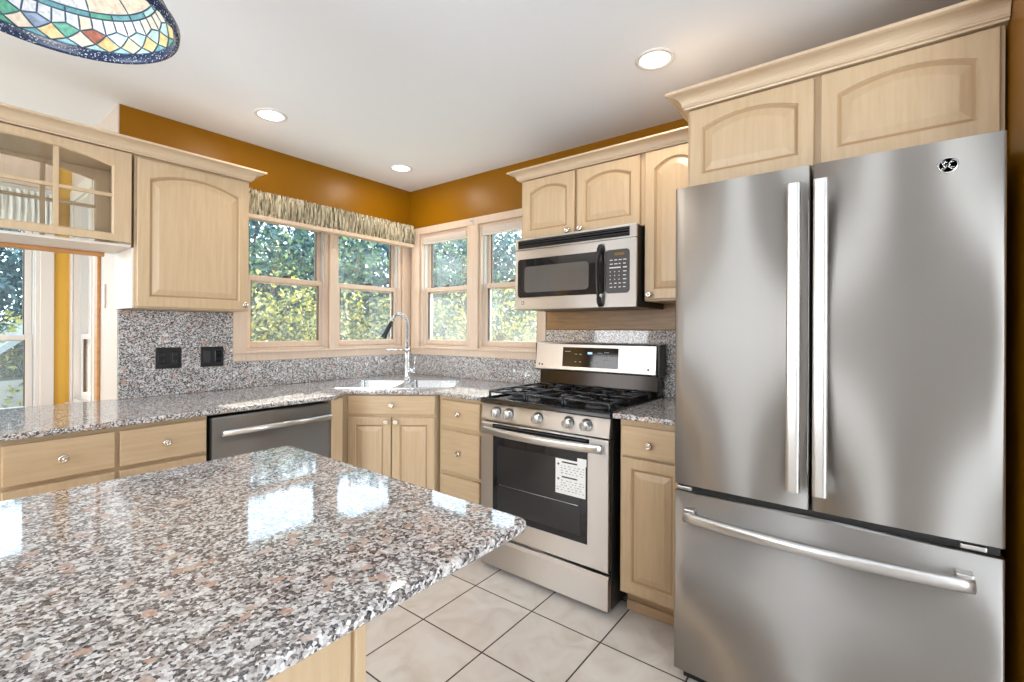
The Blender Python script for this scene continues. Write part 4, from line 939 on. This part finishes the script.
# ------------------------------------------------------------ outdoors
GZ = -0.5
struct('ground', B().box(-25, 40, 4.6, 40, GZ - 0.1, GZ), LAWN)
struct('ground_side', B().box(2.9, 40, -25, 4.6, GZ - 0.1, GZ), LAWN)
def crown_mesh(n, blobs, size, seed):
    rr = random.Random(seed); b = B()
    tw = sum(q[3] ** 2 for q in blobs)
    for (cx, cy, cz, r, sq) in blobs:
        k = int(n * r * r / tw)
        for _ in range(k):
            a = rr.uniform(0, 2 * PI); z = rr.uniform(-1, 1); q = rr.uniform(0.55, 1.0) ** 0.5 * r; s_ = math.sqrt(1 - z * z)
            c = Vector((cx + q * s_ * math.cos(a), cy + q * s_ * math.sin(a), cz + q * z * sq))
            l = size * rr.uniform(0.6, 1.3); d = Vector((rr.gauss(0, 1), rr.gauss(0, 1), rr.gauss(-0.3, 0.8))).normalized(); e = d.orthogonal().normalized(); e = Matrix.Rotation(rr.uniform(0, 6.28), 3, d) @ e
            f = d.cross(e)
            p = [c, c + d * l * 0.45 + e * l * 0.27, c + d * l, c + d * l * 0.45 - e * l * 0.27]
            p[1] += f * l * 0.06; p[3] += f * l * 0.06
            v = [b.bm.verts.new(x) for x in p]; b.bm.faces.new((v[0], v[1], v[2])); b.bm.faces.new((v[0], v[2], v[3]))
    return b
def tree(name, label, x, y, ht, r, mat, seed, n=5000, leafsz=0.13, kind='tree', trunk=True, low=0.25):
    rr = random.Random(seed); t = Thing(name, label, kind, (x, y, GZ))
    blobs = []
    nb = 9
    for k in range(nb):
        f = k / (nb - 1); zz = ht * (low + (0.95 - low) * f); rad = r * (0.75 + 0.5 * math.sin(PI * min(1, f * 0.9 + 0.15))) * 0.75
        a = rr.uniform(0, 6.28); off = r * 0.45 * (1 - 0.5 * f)
        blobs.append((off * math.cos(a), off * math.sin(a), zz - rad * 0.3, rad * (0.9 if f > 0.8 else 1), 0.9))
    t.part('foliage', crown_mesh(n, blobs, leafsz, seed), mat, recalc=False)
    b = B(); b.tube([(0, 0, 0), (0.03, 0.02, ht * 0.35), (-0.04, 0.03, ht * 0.7), (0.02, 0, ht * 0.9)], [0.10, 0.075, 0.045, 0.015] if trunk else [0.04, 0.03, 0.02, 0.008], 8)
    for k in range(6):
        a = rr.uniform(0, 6.28); z0 = ht * rr.uniform(0.15, 0.6); b.tube([(0, 0, z0), (r * 0.5 * math.cos(a), r * 0.5 * math.sin(a), z0 + ht * 0.14), (r * 0.85 * math.cos(a), r * 0.85 * math.sin(a), z0 + ht * 0.2)], [0.03, 0.018, 0.006], 6)
    t.part('trunk' if trunk else 'stems', b, BARK)
def polar(deg, d): return d * math.cos(math.radians(deg)), d * math.sin(math.radians(deg))
ftree = [(31, 11.8, 4.6, 1.5), (38.5, 11.4, 4.6, 1.6), (46, 11.9, 4.6, 1.6), (53.5, 11.4, 4.7, 1.6), (60, 12.0, 4.8, 1.6), (66.5, 11.6, 4.8, 1.6), (74, 12.4, 4.6, 1.8), (83, 12.2, 4.3, 1.8), (92, 12.4, 4.2, 1.8)]
for k, (dg_, d, h_, r_) in enumerate(ftree):
    x, y = polar(dg_, d)
    tree('blue_green_tree', 'tall blue-green tree standing in the back row outside the kitchen windows', x, y, h_, r_, LEAF_D, 40 + k, 9500, 0.15, 'tree')
mtree = [(35.5, 9.2, 3.6, 1.0), (43, 9.0, 3.5, 1.0), (56, 9.1, 3.7, 1.1), (64.5, 9.4, 3.6, 1.1)]
for k, (dg_, d, h_, r_) in enumerate(mtree):
    x, y = polar(dg_, d)
    tree('green_tree', 'mid-green leafy tree behind the yellow shrubs outside the windows', x, y, h_, r_, LEAF_M, 60 + k, 3600, 0.11, 'tree')
shr = [(32, 7.2, 2.3, 0.85), (38.5, 7.0, 2.35, 0.85), (45.5, 7.3, 2.3, 0.85), (51.5, 7.0, 2.4, 0.85), (57.5, 7.3, 2.35, 0.85), (63.5, 7.0, 2.5, 0.9), (69.5, 7.4, 2.3, 0.85), (83.5, 8.6, 1.9, 0.8), (90, 8.8, 2.0, 0.85)]
for k, (dg_, d, h_, r_) in enumerate(shr):
    x, y = polar(dg_, d)
    tree('yellow_shrub', 'yellow-leaved shrub growing near the house outside the windows', x, y, h_, r_, LEAF_Y, 80 + k, 4200, 0.075, 'shrub', False, 0.12)
for o in list(COL.objects):
    g = {'tall blue-green': 'blue-green trees in the back row', 'mid-green leafy': 'green trees outside the windows', 'yellow-leaved sh': 'yellow shrubs outside the windows'}
    for k, v in g.items():
        if o.get('label', '').startswith(k): o['group'] = v
t = Thing('garden_shed', 'pale-roofed shed seen through the breakfast-nook window', 'shed', (1.7, 8.6, GZ))
t.part('walls', B().box(-1.2, 1.2, -0.5, 1.2, 0, 1.15), EXTW)
t.part('roof', B().prism([(-1.55, 1.15), (0.0, 2.45), (1.5, 1.15), (1.5, 1.07), (0, 2.36), (-1.55, 1.07)], -0.7, 1.4, 'y'), ROOF)
